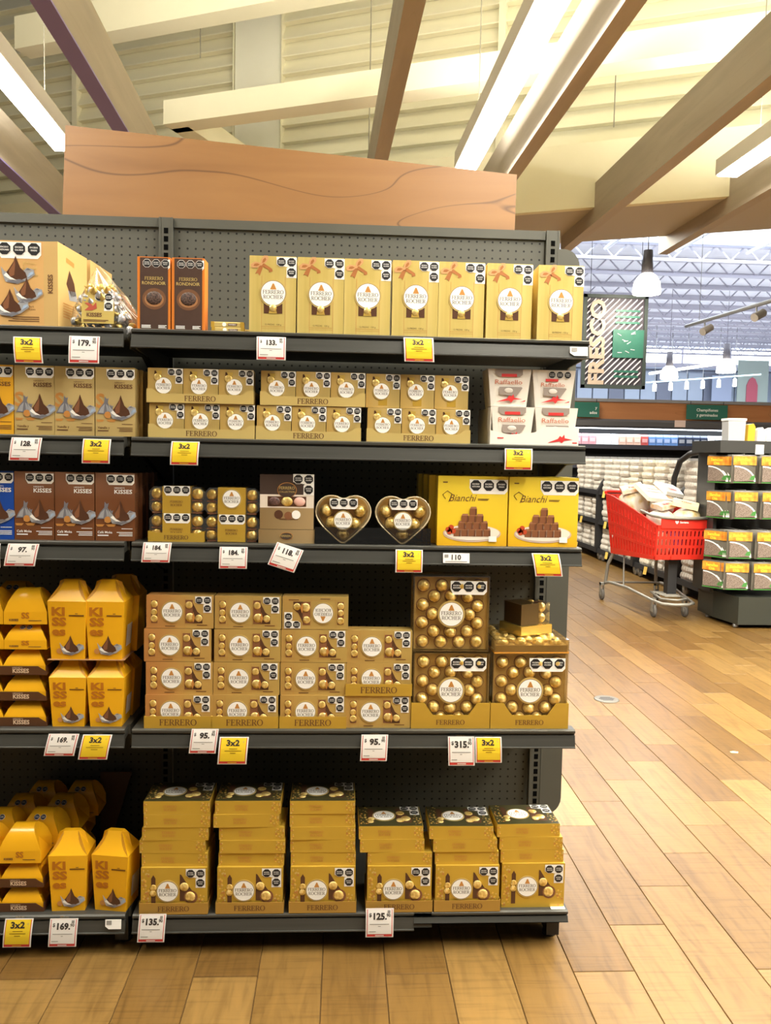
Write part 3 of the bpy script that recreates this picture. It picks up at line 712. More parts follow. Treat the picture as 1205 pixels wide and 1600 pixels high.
# heart box
def heart(s, n=40):
    out = []
    for k in range(n):
        t = 2*PI*k/n
        x = 16*math.sin(t)**3; z = 13*math.cos(t)-5*math.cos(2*t)-2*math.cos(3*t)-math.cos(4*t)
        hx, hz = x/17*s, (z+17)/17*s*1.02
        cx_, cz_ = .075*math.sin(t), .070+.070*math.cos(t)      # plump, rounded heart
        out.append((.55*hx+.45*cx_, .55*hz+.45*cz_))
    return out[::-1]
H = heart(.0795); inner = [(x*.9, (z-.07)*.9+.072) for x, z in H]
q = MB(); q.prism(H, .0, .035, CLEAR); q.prism(H, .026, .028, mat('clear_edge', (.55, .42, .22), .3))
bk = MB(); bk.prism(inner, .018, .03, noisy('amber_tray', (.40, .22, .05), (.52, .31, .08), (40, 40, 40), .3))
bl = MB()
for x, z in ((-.046, .088), (.046, .088), (-.022, .112), (.022, .112), (-.031, .055), (.031, .053), (0, .022), (0, .075)): bl.ball((x, .014, z), .0175, FOIL, 12, 8)
me = MB(); medallion(me, .0, .062, .0245, -.0035)
se = MB(); seals_row(se, .0265, .110, .0112, -.0035)
rim = MB().tube([(x, -.001, z) for x, z in H], .0022, mat('clear_rim_bead', (.62, .52, .34), .2), 6, closed=True)
K_HEART = [P('shell', q, [('rim', rim)]), P('insert_tray', bk), P('chocolates', bl), P('medallion', me), P('warning_seals', se)]
# yellow bonbon carton with a picture of stacked cubes
w, h, d = .1925, .191, .055
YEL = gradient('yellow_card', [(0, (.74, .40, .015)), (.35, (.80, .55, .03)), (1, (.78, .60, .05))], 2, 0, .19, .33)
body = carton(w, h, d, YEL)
pic = MB(); pic.disc(.0, .034, .080, E1, mat('print_plate_edge', (.62, .45, .35), .5), 32, .024); pic.disc(0, .036, .076, E2, mat('print_plate', (.80, .72, .62), .5), 32, .021)
CUBEA = mat('print_cube', (.21, .075, .028), .5); CUBEB = mat('print_cube_top', (.34, .15, .07), .5); CUBEC = mat('print_cube_shade', (.12, .04, .016), .5)
y = E3
for row, n in enumerate((5, 4, 3, 1)):
    for k in range(n):
        x = (k-(n-1)/2)*.0205+(.002 if row % 2 else 0); z = .026+row*.0195; s = .0098
        pic.rect(x-s, x+s, z, z+s*1.75, y, CUBEA); pic.flat([(x-s, z+s*1.75), (x+s, z+s*1.75), (x+s*.8, z+s*2.35), (x-s*.7, z+s*2.35)], y-.0002, CUBEB); pic.flat([(x+s*.55, z), (x+s, z), (x+s, z+s*1.75), (x+s*.55, z+s*1.75)], y-.0003, CUBEC)
    y -= .0004
for x, z in ((-.066, .044), (-.058, .050), (-.062, .038), (-.052, .040)): pic.disc(x, z, .0075, E4, mat('print_berry', (.50, .06, .015), .5), 10)
pic.rect(.046, .068, .012, .027, E4-.001, WHITE)
tx = MB(); tx.text('Bianchi', .019, -.030, .122, E1, BROWNINK, shear=.35, sx=.95); tx.lines(.014, .05, .128, .0016, 2, E1, BROWNINK); tx.tube([(-.075, E1, .128), (-.083, E1, .140), (-.070, E1, .150), (-.058, E1, .142), (-.066, E1, .120)], .0009, BROWNINK, 4); tx.rect(-.083, -.07, .172, .175, E1, BROWNINK)
se = MB(); seals_row(se, .078, .166, .0155)
K_YEL = [P('body', body), P('picture', pic), P('lettering', tx), P('warning_seals', se)]
# trunk-shaped yellow box with pinched ends
YCARD = noisy('yellow_gloss_card', (.78, .39, .008), (.86, .45, .015), (4, 4, 4), .27, spec=.6)
YDARK = mat('print_amber', (.46, .155, .006), .45)
def trunk(w=.112, h=.094, d=.09):
    q = MB(); a = .36*h; n = 8; X = w/2; V = []; F = []
    ring = []
    V += [(-X, 0, 0), (X, 0, 0), (X, d, 0), (-X, d, 0)]
    for i in range(n+1):
        t = PI*i/n; y = d/2-d/2*math.cos(t); z = a+(h-a)*math.sin(t)**.85; s = X-(X*.52)*math.sin(t)**1.1
        V += [(-s, y, z), (s, y, z)]
    for i in range(n): F.append((4+2*i, 5+2*i, 7+2*i, 6+2*i))
    F += [(0, 1, 5, 4), (2, 3, 4+2*n, 5+2*n), (0, 3, 2, 1)]
    q.raw(V, F[:n], YCARD, True); q.raw(V, F[n:], YCARD)
    for sgn, o in ((-1, 0), (1, 1)):     # pinched end: panel folded inwards
        i0 = len(q.v); c = (sgn*X*.62, d/2, a+(h-a)*.35)
        ed = [V[4+2*i+o] for i in range(n+1)]
        W = [(sgn*X, 0, 0), (sgn*X, d, 0)]+ed+[c]
        m = len(W)-1; fs = [(2+i, 3+i, m) for i in range(n)]+[(0, 2, m), (1, 2+n, m), (0, 1, m)]
        q.raw(W, fs, YCARD)
    return q
fx = lambda z: .0007 if z < .034 else 0
tx = MB(); tx.text('KISSES', .0062, -.030, .009, E1, BROWNINK, bold=.03); tx.lines(.008, .044, .009, .002, 1, E1, BROWNINK); tx.text('SS', .016, 0, .016, E1, YDARK, bold=.03)
se = MB(); one_seal(se, -.010, .0, .0075, 0, WORDS[0]); one_seal(se, .008, .0, .0075, 0, WORDS[1])
se.v = [(x, .0132+.64*v-.76*(.0035-e), .0787+.76*v+.64*(.0035-e)) for x, e, v in se.v]   # laid on the curved roof
TR = trunk()
K_TRUNK = [P('body', TR), P('lettering', tx)]
K_TRUNKS = [P('body', TR), P('lettering', tx), P('warning_seals', se)]
COCO = noisy('cocoa_tray_card', (.085, .032, .012), (.10, .04, .016), (6, 6, 6), .45)
q = MB(); q.prism([(-.115, 0), (.112, 0), (.112, .010), (.09, .024), (-.115, .024)], -.0016, -.0004, COCO); q.box(.1108, .112, 0, .2, 0, .024, COCO); q.box(-.115, .112, 0, .2, -.0006, 0, COCO)
q2 = MB(); q2.text('KISSES', .011, .045, .006, -.0024, mat('print_cream', (.70, .52, .36), .5), bold=.03); q2.text("HERSHEY'S", .004, .036, .018, -.0024, MATS['print_cream'])
K_TRUNKTRAY = [P('tray_body', q), P('lettering', q2)]
# tall yellow carton with folded roof
def tallcarton(w0=.088, w1=.105, h=.213, d=.088):
    q = MB(); zs = .158; a, b = w0/2, w1/2; t = .02
    V = [(-a, .003, 0), (a, .003, 0), (a, d, 0), (-a, d, 0), (-b, 0, zs), (b, 0, zs), (b, d, zs), (-b, d, zs), (-t, d*.40, h), (t, d*.40, h), (t, d*.6, h), (-t, d*.6, h), (b*.86, d*.5, zs+.01), (-b*.86, d*.5, zs+.01), (b*.66, d*.5, h-.006), (-b*.66, d*.5, h-.006)]
    F = [(0, 3, 2, 1), (0, 1, 5, 4), (1, 2, 6, 5), (2, 3, 7, 6), (3, 0, 4, 7), (4, 5, 9, 8), (6, 7, 11, 10), (8, 9, 10, 11),
         (5, 12, 9), (12, 14, 9), (5, 6, 12), (6, 10, 12), (12, 10, 14), (9, 14, 10), (7, 13, 11), (13, 15, 11), (7, 4, 13), (4, 8, 13), (13, 8, 15), (11, 15, 8)]
    q.raw(V, F, YCARD)
    # curved crease flaps along the roof edges
    for s in (-1, 1):
        p0 = Vector((s*b, 0, zs)); p1 = Vector((s*t, d*.40, h)); V2 = []; n = 6
        for k in range(n+1):
            c = p0.lerp(p1, k/n); o = math.sin(PI*k/n)
            V2 += [tuple(c+Vector((0, -.0006, 0))), tuple(c+Vector((-s*.012*o, -.001*o, -.002*o)))]
        q.raw(V2, [(2*k, 2*k+1, 2*k+3, 2*k+2) for k in range(n)], mat('yellow_crease', (.50, .22, .005), .4))
    return q
tc = tallcarton()
tx = MB()
lean = lambda z: .003*(1-z/.158)
for s, z in (('KI', .120), ('SS', .092), ('es', .066)): tx.text(s, .0215, -.041, z, lean(z)-.0012, YDARK, 'l', bold=.045, sx=1.36)
tx.lines(.005, .046, .118, .0035, 1, lean(.118)-.001, mat('print_umber', (.16, .06, .004), .5), ragged=.1); tx.lines(.022, .03, .124, .002, 1, -.001, MATS['print_umber'])
pic = MB(); kiss_art(pic, .008, .032, .038, .0006, 1.)
tp = MB(); tp.text('Kisses', .005, 0, 0, 0, BROWNINK, bold=.03)
tp.v = [(x, .0125+z*.5-.0016, .174+z*.85) for x, y, z in tp.v]
sd = MB(); sd.poly([(.0480, .03, .03), (.0490, .075, .03), (.0535, .075, .09), (.0525, .03, .09)], mat('side_print_grey', (.45, .40, .30), .5))
K_TALLC = [P('body', tc), P('lettering', tx), P('picture', pic), P('roof_lettering', tp), P('side_print', sd)]
# flat carton of bonbons, landscape
w, h, d = .1795, .090, .05
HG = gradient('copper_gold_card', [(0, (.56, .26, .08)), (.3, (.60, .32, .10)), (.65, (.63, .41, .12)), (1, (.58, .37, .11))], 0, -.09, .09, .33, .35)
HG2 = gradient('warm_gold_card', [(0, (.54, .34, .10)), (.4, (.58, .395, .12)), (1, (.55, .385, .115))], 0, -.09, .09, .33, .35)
def landscape(m, flip=False):
    body = carton(w, h, d, m)
    wl = MB(); wl.rect(-.077, -.060, .014, .076, E1, CHOCLIGHT); printed_ball(wl, -.069, .066, .0095); printed_ball(wl, -.069, .044, .0085); printed_ball(wl, -.069, .026, .0095)
    wr = MB(); wr.rect(.014, .034, .014, .078, E1, CHOCLIGHT); wr.flat([(.034, .014), (.060, .014), (.060, .034), (.046, .046), (.034, .07)], E1, CHOC); printed_ball(wr, .024, .064, .010); printed_ball(wr, .027, .030, .0125); printed_ball(wr, .050, .028, .010); wr.flat([(.036, .016), (.041, .03), (.036, .046), (.033, .03)], E4-.002, COPPERINK)
    ln = MB(); ln.rect(-.080, .080, .010, .0104, E1, COPPERINK); ln.rect(.012, .0124, .004, .086, E1, COPPERINK); ln.rect(-.055, -.0546, .004, .086, E1, COPPERINK); ln.lines(-.04, -.01, .005, .002, 1, E1, BROWNINK); ln.lines(.045, .078, .008, .002, 1, E1, BROWNINK)
    se = MB(); seals_corner(se, .073, .077, .0098, E2)
    me = MB(); medallion(me, -.021, .045, .0272, E3)
    parts = [body, ln, wl, wr, se, me]
    if flip:
        for q in parts: q.v = [(-x, y, h-z) for x, y, z in q.v]
    return [P('body', body, [('line_print', ln)]), P('bonbon_window', wl), P('bonbon_window', wr), P('warning_seals', se), P('medallion', me)]
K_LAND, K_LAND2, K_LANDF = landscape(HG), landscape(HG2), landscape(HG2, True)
K_TRAYL = tray(.183, .16, .033, .033, GOLDDEEP, 'FERRERO', .017, .004)
# square clear box of foil balls
w = .211
AMBER = noisy('amber_insert', (.44, .28, .08), (.56, .38, .13), (30, 30, 30), .3, .2)
BP = [(-.365, .865), (-.125, .865), (.125, .865), (.355, .865), (-.22, .725), (0, .73), (.22, .72), (-.37, .61), (.35, .60), (-.24, .49), (.245, .485), (-.375, .375), (.35, .37), (-.22, .262), (.0, .255), (.22, .262), (-.365, .125), (-.125, .12), (.115, .12), (.345, .125)]
q = MB(); q.box(-w/2, w/2, 0, .036, 0, w, CLEAR)
fr = MB()
for a in ((-w/2, -w/2+.003, 0, w), (w/2-.003, w/2, 0, w), (-w/2, w/2, 0, .003), (-w/2, w/2, w-.003, w)): fr.box(a[0], a[1], -.0006, .0366, a[2], a[3], clear('clear_edge_fold', (.92, .88, .75), .22))
ins = MB(); ins.box(-w/2+.004, w/2-.004, .016, .034, .004, w-.004, AMBER)
cups = MB()
for bx, bz in BP: cups.disc(bx*w, bz*w, .0192, .0155, CHOCLIGHT, 16)
BALL = MB().ball((0, 0, 0), .0166, FOIL, 14, 9).mesh('chocolate')
me = MB(); medallion(me, 0, .105, .033, .0); mp_ = MB(); mp_.puck(0, .105, .0385, .0005, .0012, GOLDPALE)
se = MB(); seals_row(se, .080, .182, .0148, -.0012)
K_SQ = [P('shell', q, [('edge_folds', fr)]), P('insert_tray', ins, [('paper_cups', cups)]), P('medallion', me, [('card', mp_)]), P('warning_seals', se)]
def square_box(label, loc, group, rot=None):
    t = place(K_SQ, 'chocolate_box', label, 'chocolate box', group, loc, 0, rot)
    for bx, bz in BP: obj('chocolate', BALL, t, (bx*w_sq, .0135, bz*w_sq), (random.random()*6, random.random()*6, 0))
    return t
w_sq = w
q = MB(); X = .1095
q.prism([(-X, 0), (X, 0), (X, .072), (X-.036, .072), (X-.047, .056), (X-.06, .038), (-X+.06, .038), (-X+.047, .056), (-X+.036, .072), (-X, .072)], -.0015, 0, GOLDDEEP); q.box(-X, -X+.0012, 0, .15, 0, .072, GOLDDEEP); q.box(X-.0012, X, 0, .15, 0, .072, GOLDDEEP); q.box(-X, X, 0, .15, 0, .0008, GOLDDEEP)
tx = MB(); serif(tx, 'FERRERO', .0135, 0, .011, -.0022, BROWNINK, 1.05)
K_SQTRAY = [P('tray_body', q), P('lettering', tx)]
# upright carton of the bottom shelf and the same carton lying flat
w, h, d = .180, .1285, .036
def sparkle(mb, x0, x1, z0, z1, n, y, r=.0032, seed=3):
    rn = random.Random(seed)
    for k in range(n):
        mb.disc(rn.uniform(x0, x1), rn.uniform(z0, z1), r*rn.uniform(.5, 1.1), y-.0001*(k % 4), (GOLDBRIGHT, GOLDPALE, COPPERINK)[k % 3], 7)
UPG = noisy('festive_gold_card', (.54, .345, .04), (.63, .43, .065), (6, 6, 3), .33, .3)
body = carton(w, h, d, UPG)
sp = MB(); sparkle(sp, -.087, -.068, .005, .122, 46, E1); sparkle(sp, .068, .087, .005, .05, 14, E1)
wl = MB(); wl.flat([(-.062, .012), (-.050, .012), (-.050, .098), (-.056, .108), (-.062, .098)], E1, CHOC); printed_ball(wl, -.056, .072, .009); printed_ball(wl, -.057, .056, .009)
wr = MB(); wr.flat([(.016, .034), (.058, .034), (.060, .05), (.046, .068), (.034, .085), (.02, .108), (.016, .11)], E1, CHOC); printed_ball(wr, .028, .074, .0125); printed_ball(wr, .044, .046, .0145); wr.disc(.046, .045, .019, E1-.0001, CHOCLIGHT, 16)
se = MB(); seals_corner(se, .072, .112, .0118, E2)
me = MB(); medallion(me, -.017, .062, .0285, E3)
K_UP = [P('body', body), P('sparkle_print', sp), P('bonbon_window', wl), P('bonbon_window', wr), P('warning_seals', se), P('medallion', me)]
K_UPPLAIN = [P('body', body)]
K_TRAYU = tray(.187, .155, .032, .032, noisy('tray_ochre', (.36, .20, .035), (.42, .24, .05), (5, 5, 5), .4), 'FERRERO', .0145, .004)
DKG = noisy('dark_green_card', (.035, .032, .012), (.05, .045, .018), (12, 12, 12), .3)
hh, dd = .0365, .128
body = carton(w, hh, dd, UPG)
fr = MB(); sparkle(fr, .066, .088, .003, .034, 22, E1, .0026, 5); sparkle(fr, -.089, -.080, .003, .034, 10, E1, .0024, 6); serif(fr, 'FERRERO', .0065, -.018, .019, E1, COPPERINK); serif(fr, 'ROCHER', .0065, -.018, .010, E1, COPPERINK)
tp = MB(); tp.rect(-.0885, .0885, .0015, .1265, E1, DKG)
a = MB(); sparkle(a, -.086, -.06, .01, .12, 30, E2, .003, 7); sparkle(a, .066, .086, .01, .07, 16, E2, .003, 8)
b = MB(); b.flat([(-.062, .02), (-.046, .02), (-.042, .07), (-.05, .11), (-.062, .11)], E2, CHOC); printed_ball(b, -.054, .045, .010, E3); printed_ball(b, -.056, .028, .009, E3)
b2 = MB(); b2.flat([(.018, .02), (.06, .02), (.062, .05), (.045, .075), (.03, .11), (.018, .11)], E2, CHOC); printed_ball(b2, .03, .08, .0125, E3); printed_ball(b2, .044, .045, .0145, E3); printed_ball(b2, .028, .035, .012, E3)
cM = MB(); medallion(cM, -.017, .064, .030, E3); cS = MB(); seals_corner(cS, .072, .110, .0118, E3)
def lay(mb): mb.v = [(x, z, hh-y) for x, y, z in mb.v]; return mb
K_LIE = [P('body', body, [('front_print', fr)])]
K_LIETOP = [P('body', body, [('front_print', fr)]), P('top_print', lay(tp), [('sparkle_print', lay(a)), ('bonbon_picture', lay(b)), ('bonbon_picture', lay(b2))]), P('medallion', lay(cM)), P('warning_seals', lay(cS))]
# ------------------------------------------------------------------ stocking the shelves
ORD = ['first', 'second', 'third', 'fourth', 'fifth', 'sixth', 'seventh']
z1, z2, z3, z4, z5 = ZS[1:]
# --- top shelf
for i, (a, b, dz) in enumerate(((.305, .431, 0), (.433, .557, 0), (.557, .682, 0), (.686, .810, 0), (.810, .935, 0), (.939, 1.066, 0), (1.078, 1.207, 0))):
    place(K_TALL, 'gift_box', f'tall gold gift box with ribbon print, {ORD[i]} from the left on the top shelf', 'chocolate box', 'tall gold gift boxes',
          ((a+b)/2, .018, z1), (0, .0, .01, -.01, 0, .0, -.015)[i])
    if i in (5, 6, 0):
        place([K_TALL[0]], 'gift_box', f'tall gold gift box hidden behind the {ORD[i]} ribboned box', 'chocolate box', 'tall gold gift boxes', ((a+b)/2-.008, .10, z1))
place(K_ROND, 'truffle_carton', 'dark brown carton with orange edges, left one of two on the top shelf', 'chocolate box', 'dark truffle cartons', (.0555, .022, z1))
place(K_ROND, 'truffle_carton', 'dark brown carton with orange edges, right one of two on the top shelf', 'chocolate box', 'dark truffle cartons', (.1450, .022, z1), -.02)
place(K_BAR, 'chocolate_bar', 'small gold wrapped bar, upper one beside the dark cartons', 'chocolate bar', 'small gold bars', (.247, .03, z1+.0145), .02)
place(K_BAR, 'chocolate_bar', 'small gold wrapped bar, lower one beside the dark cartons', 'chocolate bar', 'small gold bars', (.249, .028, z1))
place([K_BAR[0]], 'chocolate_bar', 'small gold wrapped bar lying behind the two front bars', 'chocolate bar', 'small gold bars', (.262, .06, z1))
place(K_BIG, 'bonbon_box', 'large tan bonbon box facing forward at the left edge of the top shelf', 'chocolate box', 'large tan bonbon boxes', (-.321, .02, z1+.002))
place(K_BIGSIDE, 'bonbon_box', 'large tan bonbon box turned sideways with vertical lettering', 'chocolate box', 'large tan bonbon boxes', (-.229, .02, z1+.002), -.10)
place([K_BIGSIDE[0]], 'bonbon_box', 'large tan bonbon box behind the sideways one', 'chocolate box', 'large tan bonbon boxes', (-.205, .215, z1+.001), -.05)
# clear bag of silver drops
BAG = clear('clear_bag', (.97, .97, .97), .10, .12)
t = thing('candy_bag', 'clear peaked bag of silver-wrapped drops with a gold house-shaped label', 'candy bag', (-.086, .03, z1))
q = MB(); rnd = random.Random(4)
rows = []
for k, (z, hw, y0, y1) in enumerate(((.001, .09, .0, .085), (.03, .094, -.004, .088), (.06, .082, .0, .082), (.09, .062, .01, .07), (.12, .042, .02, .058), (.145, .026, .028, .05), (.163, .012, .034, .044), (.172, .007, .036, .042))):
    ring = []
    for j in range(20):
        a = 2*PI*j/20; f = 1+.05*math.sin(5*a+k)+.04*rnd.uniform(-1, 1)
        ring.append((hw*math.cos(a)*f-(.018 if k > 3 else 0)*(k-3)/4, (y0+y1)/2+(y1-y0)/2*math.sin(a)*f, z))
    rows += ring
q.raw(rows, [(k*20+j, k*20+(j+1) % 20, (k+1)*20+(j+1) % 20, (k+1)*20+j) for k in range(7) for j in range(20)], BAG, True)
bag = obj('bag_film', q, t)
q = MB()
for j in range(7):
    x0 = .002+j*.004
    q.tube([(x0-.02, .03, .165-j*.006), (x0+.012+j*.006, .012, .10-j*.008), (x0+.04+j*.006, .004, .03)], .0011, mat('film_crease', (.75, .75, .72), .2), 4)
obj('film_creases', q, bag)
drop = MB().lathe([(.0, 0), (.0105, 0), (.0118, .004), (.0085, .010), (.003, .0155), (.0008, .021), (0, .022)], (0, 0, 0), SILVER, 10).mesh('silver_drop')
drop2 = MB().lathe([(.0, 0), (.0105, 0), (.0118, .004), (.0085, .010), (.003, .0155), (.0008, .021), (0, .022)], (0, 0, 0), mat('gold_drop_foil', (.60, .44, .14), .3, .5), 10).mesh('gold_drop')
for k in range(120):
    z = rnd.uniform(.002, .112); hw = .090*(1-z/.165)
    o = obj('silver_drop' if k % 3 else 'gold_drop', drop if k % 3 else drop2, t, (rnd.uniform(-hw, hw)-.004, rnd.uniform(.006, .03), z), (rnd.uniform(0, 3), rnd.uniform(0, 3), rnd.uniform(0, 6)))
q = MB(); q.flat([(-.041, 0), (.043, 0), (.043, .05), (.038, .072), (.022, .086), (-.02, .086), (-.038, .07), (-.041, .05)], 0, GOLD)
lt_ = MB(); lt_.text('KISSES', .010, -.008, .018, E1, BROWNINK, bold=.03); lt_.lines(-.036, .036, .008, .0018, 2, E1, BROWNINK); lt_.flat([(-.034, .034), (-.022, .044), (-.034, .054), (-.02, .054), (-.012, .046), (-.004, .056), (-.002, .04), (-.014, .034)], E1, mat('print_bow_red', (.38, .06, .03), .5))
ls_ = MB(); seals_corner(ls_, .028, .070, .0105, E1)
o = obj('label_card', q, t, (-.006, -.008, .014), (-.1, 0, .03)); obj('lettering', lt_, o); obj('warning_seals', ls_, o)
# --- second shelf
for i, (x, K, c) in enumerate(((-.362, K_BY, 'yellow'), (-.256, K_BG, 'gold'), (-.1515, K_BG, 'gold'), (-.0455, K_BG, 'gold'))):
    lab = 'yellow bonbon carton cut by the left edge, second shelf' if i == 0 else f'pale gold bonbon carton with nut picture, {ORD[i-1]} from the left'
    place(K, 'bonbon_carton', lab, 'chocolate box', 'bonbon cartons on the second shelf', (x, .02, z2))
for k in range(3):
    place([K_BG[0]], 'bonbon_carton', f'gold bonbon carton {("directly", "two rows", "three rows")[k]} behind the third gold one, second shelf', 'chocolate box', 'bonbon cartons on the second shelf', (-.038+.004*k, .072+.052*k, z2), .02)
small_n = 0
def small_row(x0, z, tray_label, label, trayed=True, y=.02):
    b = z+(.001 if trayed else 0)
    if trayed: place(K_TRAY3, 'display_tray', tray_label, 'tray', 'gold display trays of three', (x0+.141, y-.0055, z))
    for k in range(3):
        place(K_SMALL, 'chocolate_box', f'small square gold box, {("left", "middle", "right")[k]} of three {label}', 'chocolate box', 'small square gold boxes', (x0+.0475+k*.0935, y+.0005, b), random.uniform(-.006, .006))
TH = .0925
small_row(.042, z2, 'gold tray of three small boxes, lower left on the second shelf', 'in the lower left tray, second shelf')
small_row(.038, z2+TH, 'gold tray of three small boxes, stacked upper left on the second shelf', 'in the upper left tray, second shelf')
small_row(.327, z2, 'gold tray of three small boxes, lower middle on the second shelf', 'in the lower middle tray, second shelf')
small_row(.337, z2+TH, 'gold tray of three small boxes, stacked upper middle on the second shelf', 'in the upper middle tray, second shelf', y=.024)
small_row(.624, z2, 'gold tray of three small boxes, lower right beside white boxes', 'in the lower right tray, second shelf')
small_row(.619, z2+TH, '', 'stacked without tray above the lower right tray', False, .026)
place(K_RAFTRAY, 'display_tray', 'white display tray with red ribbon print at the right end', 'tray', None, (1.082, .0145, z2))
place(K_RAF, 'coconut_box', 'white flared coconut bonbon box, lower left of four', 'chocolate box', 'white coconut bonbon boxes', (1.022, .020, z2+.0012))
place(K_RAF, 'coconut_box', 'white flared coconut bonbon box, lower right of four', 'chocolate box', 'white coconut bonbon boxes', (1.142, .020, z2+.0012))
place(K_RAF, 'coconut_box', 'white flared coconut bonbon box, upper left of four', 'chocolate box', 'white coconut bonbon boxes', (1.011, .024, z2+.1035))
place(K_RAFS, 'coconut_box', 'white flared coconut bonbon box with warning seals, upper right of four', 'chocolate box', 'white coconut bonbon boxes', (1.133, .024, z2+.1035))
# --- third shelf
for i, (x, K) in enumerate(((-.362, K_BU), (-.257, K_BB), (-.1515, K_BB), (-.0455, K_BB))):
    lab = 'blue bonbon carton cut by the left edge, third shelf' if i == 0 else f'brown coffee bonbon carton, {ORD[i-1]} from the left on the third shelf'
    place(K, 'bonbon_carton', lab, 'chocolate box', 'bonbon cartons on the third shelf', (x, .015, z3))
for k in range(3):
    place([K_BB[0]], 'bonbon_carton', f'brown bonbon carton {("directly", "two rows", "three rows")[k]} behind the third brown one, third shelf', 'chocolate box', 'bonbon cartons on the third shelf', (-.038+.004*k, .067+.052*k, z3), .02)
place(K_TRAYCP, 'display_tray', 'gold tray under the left clear packs on the third shelf', 'tray', None, (.1165, .0145, z3))
place(K_CP, 'clear_pack', 'clear pack of foil chocolates in the gold tray, lower left', 'chocolate box', 'clear packs of foil chocolates', (.1165, .016, z3+.001))
place(K_CP, 'clear_pack', 'clear pack of foil chocolates, upper left', 'chocolate box', 'clear packs of foil chocolates', (.1165, .016, z3+.0750))
place(K_CP, 'clear_pack', 'clear pack of foil chocolates, lower right', 'chocolate box', 'clear packs of foil chocolates', (.2635, .016, z3))
place(K_CPM, 'clear_pack', 'clear pack of foil chocolates with round white medallion, upper right', 'chocolate box', 'clear packs of foil chocolates', (.2635, .018, z3+.0740))
place(K_COLLTRAY, 'display_tray', 'gold-grey tray front with oval emblem under the assorted box', 'tray', None, (.412, .0145, z3))
place(K_COLL, 'assorted_box', 'brown and gold assorted chocolate box with oval emblem', 'chocolate box', None, (.412, .016, z3))
for x, lab in ((.5645, 'left'), (.7275, 'right')):
    place(K_HEART, 'heart_box', f'{lab} clear heart-shaped box of foil chocolates', 'chocolate box', 'heart-shaped boxes', (x, .022, z3+.002))
q = MB(); q.box(-.158, .158, 0, .002, 0, .046, clear('smoked_acrylic', (.72, .70, .66), .10)); q.box(-.158, .158, 0, .08, 0, .002, MATS['smoked_acrylic']); q.box(-.158, -.156, 0, .08, 0, .046, MATS['smoked_acrylic']); q.box(.156, .158, 0, .08, 0, .046, MATS['smoked_acrylic'])
tag(obj('acrylic_tray', q, None, (.646, .008, z3)), 'smoked clear acrylic tray holding the two heart boxes', 'tray')
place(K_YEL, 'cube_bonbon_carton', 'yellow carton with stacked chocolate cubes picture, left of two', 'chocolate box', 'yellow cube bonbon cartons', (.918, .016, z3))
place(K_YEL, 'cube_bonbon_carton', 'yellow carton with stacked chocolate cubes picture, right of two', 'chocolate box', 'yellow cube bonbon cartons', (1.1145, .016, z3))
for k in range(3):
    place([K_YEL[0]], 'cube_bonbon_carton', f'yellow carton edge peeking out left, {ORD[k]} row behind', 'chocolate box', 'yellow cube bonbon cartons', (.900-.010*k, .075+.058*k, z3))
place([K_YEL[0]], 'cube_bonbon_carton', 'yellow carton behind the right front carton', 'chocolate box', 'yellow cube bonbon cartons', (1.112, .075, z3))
# --- fourth shelf
gl = 'landscape gold cartons'
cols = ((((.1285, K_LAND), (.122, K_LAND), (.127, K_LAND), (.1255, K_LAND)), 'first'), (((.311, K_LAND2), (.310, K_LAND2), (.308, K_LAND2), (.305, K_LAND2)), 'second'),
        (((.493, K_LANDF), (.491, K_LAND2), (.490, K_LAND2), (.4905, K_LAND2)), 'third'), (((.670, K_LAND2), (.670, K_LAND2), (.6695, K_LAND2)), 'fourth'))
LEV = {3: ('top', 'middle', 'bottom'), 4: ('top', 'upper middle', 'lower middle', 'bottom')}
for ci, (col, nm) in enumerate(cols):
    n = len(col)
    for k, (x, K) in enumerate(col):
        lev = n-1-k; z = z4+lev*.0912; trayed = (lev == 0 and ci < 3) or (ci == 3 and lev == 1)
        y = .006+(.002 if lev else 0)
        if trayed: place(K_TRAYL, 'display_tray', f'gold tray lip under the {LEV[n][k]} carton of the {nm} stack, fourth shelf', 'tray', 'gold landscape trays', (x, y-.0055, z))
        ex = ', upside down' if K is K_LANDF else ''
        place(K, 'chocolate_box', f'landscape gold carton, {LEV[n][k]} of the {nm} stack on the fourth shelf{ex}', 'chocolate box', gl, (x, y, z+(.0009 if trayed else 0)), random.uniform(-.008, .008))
place(K_SQTRAY, 'display_tray', 'deep gold tray of the left square box on the fourth shelf', 'tray', 'deep gold trays', (.870, .004, z4))
place(K_SQTRAY, 'display_tray', 'deep gold tray of the right square box at the shelf end', 'tray', 'deep gold trays', (1.091, .004, z4))
square_box('square clear box of foil balls in the left deep tray', (.870, .006, z4+.001), 'square boxes of foil balls')
square_box('square clear box of foil balls in the right deep tray at the shelf end', (1.091, .006, z4+.001), 'square boxes of foil balls')
square_box('square clear box of foil balls stacked on top of the left one', (.866, .010, z4+.2135), 'square boxes of foil balls')
for k in range(2): place([P('shell', MB().box(-w_sq/2, w_sq/2, 0, .036, 0, w_sq, AMBER))], 'chocolate_box', f'square box behind the {("left", "right")[k]} foil ball box, amber insert', 'chocolate box', 'square boxes of foil balls', ((.870, 1.091)[k], .046, z4+.001))
place([P('shell', MB().box(-w_sq/2, w_sq/2, 0, .036, 0, w_sq, AMBER))], 'chocolate_box', 'square box standing behind the upper foil ball box', 'chocolate box', 'square boxes of foil balls', (.866, .05, z4+.2135))
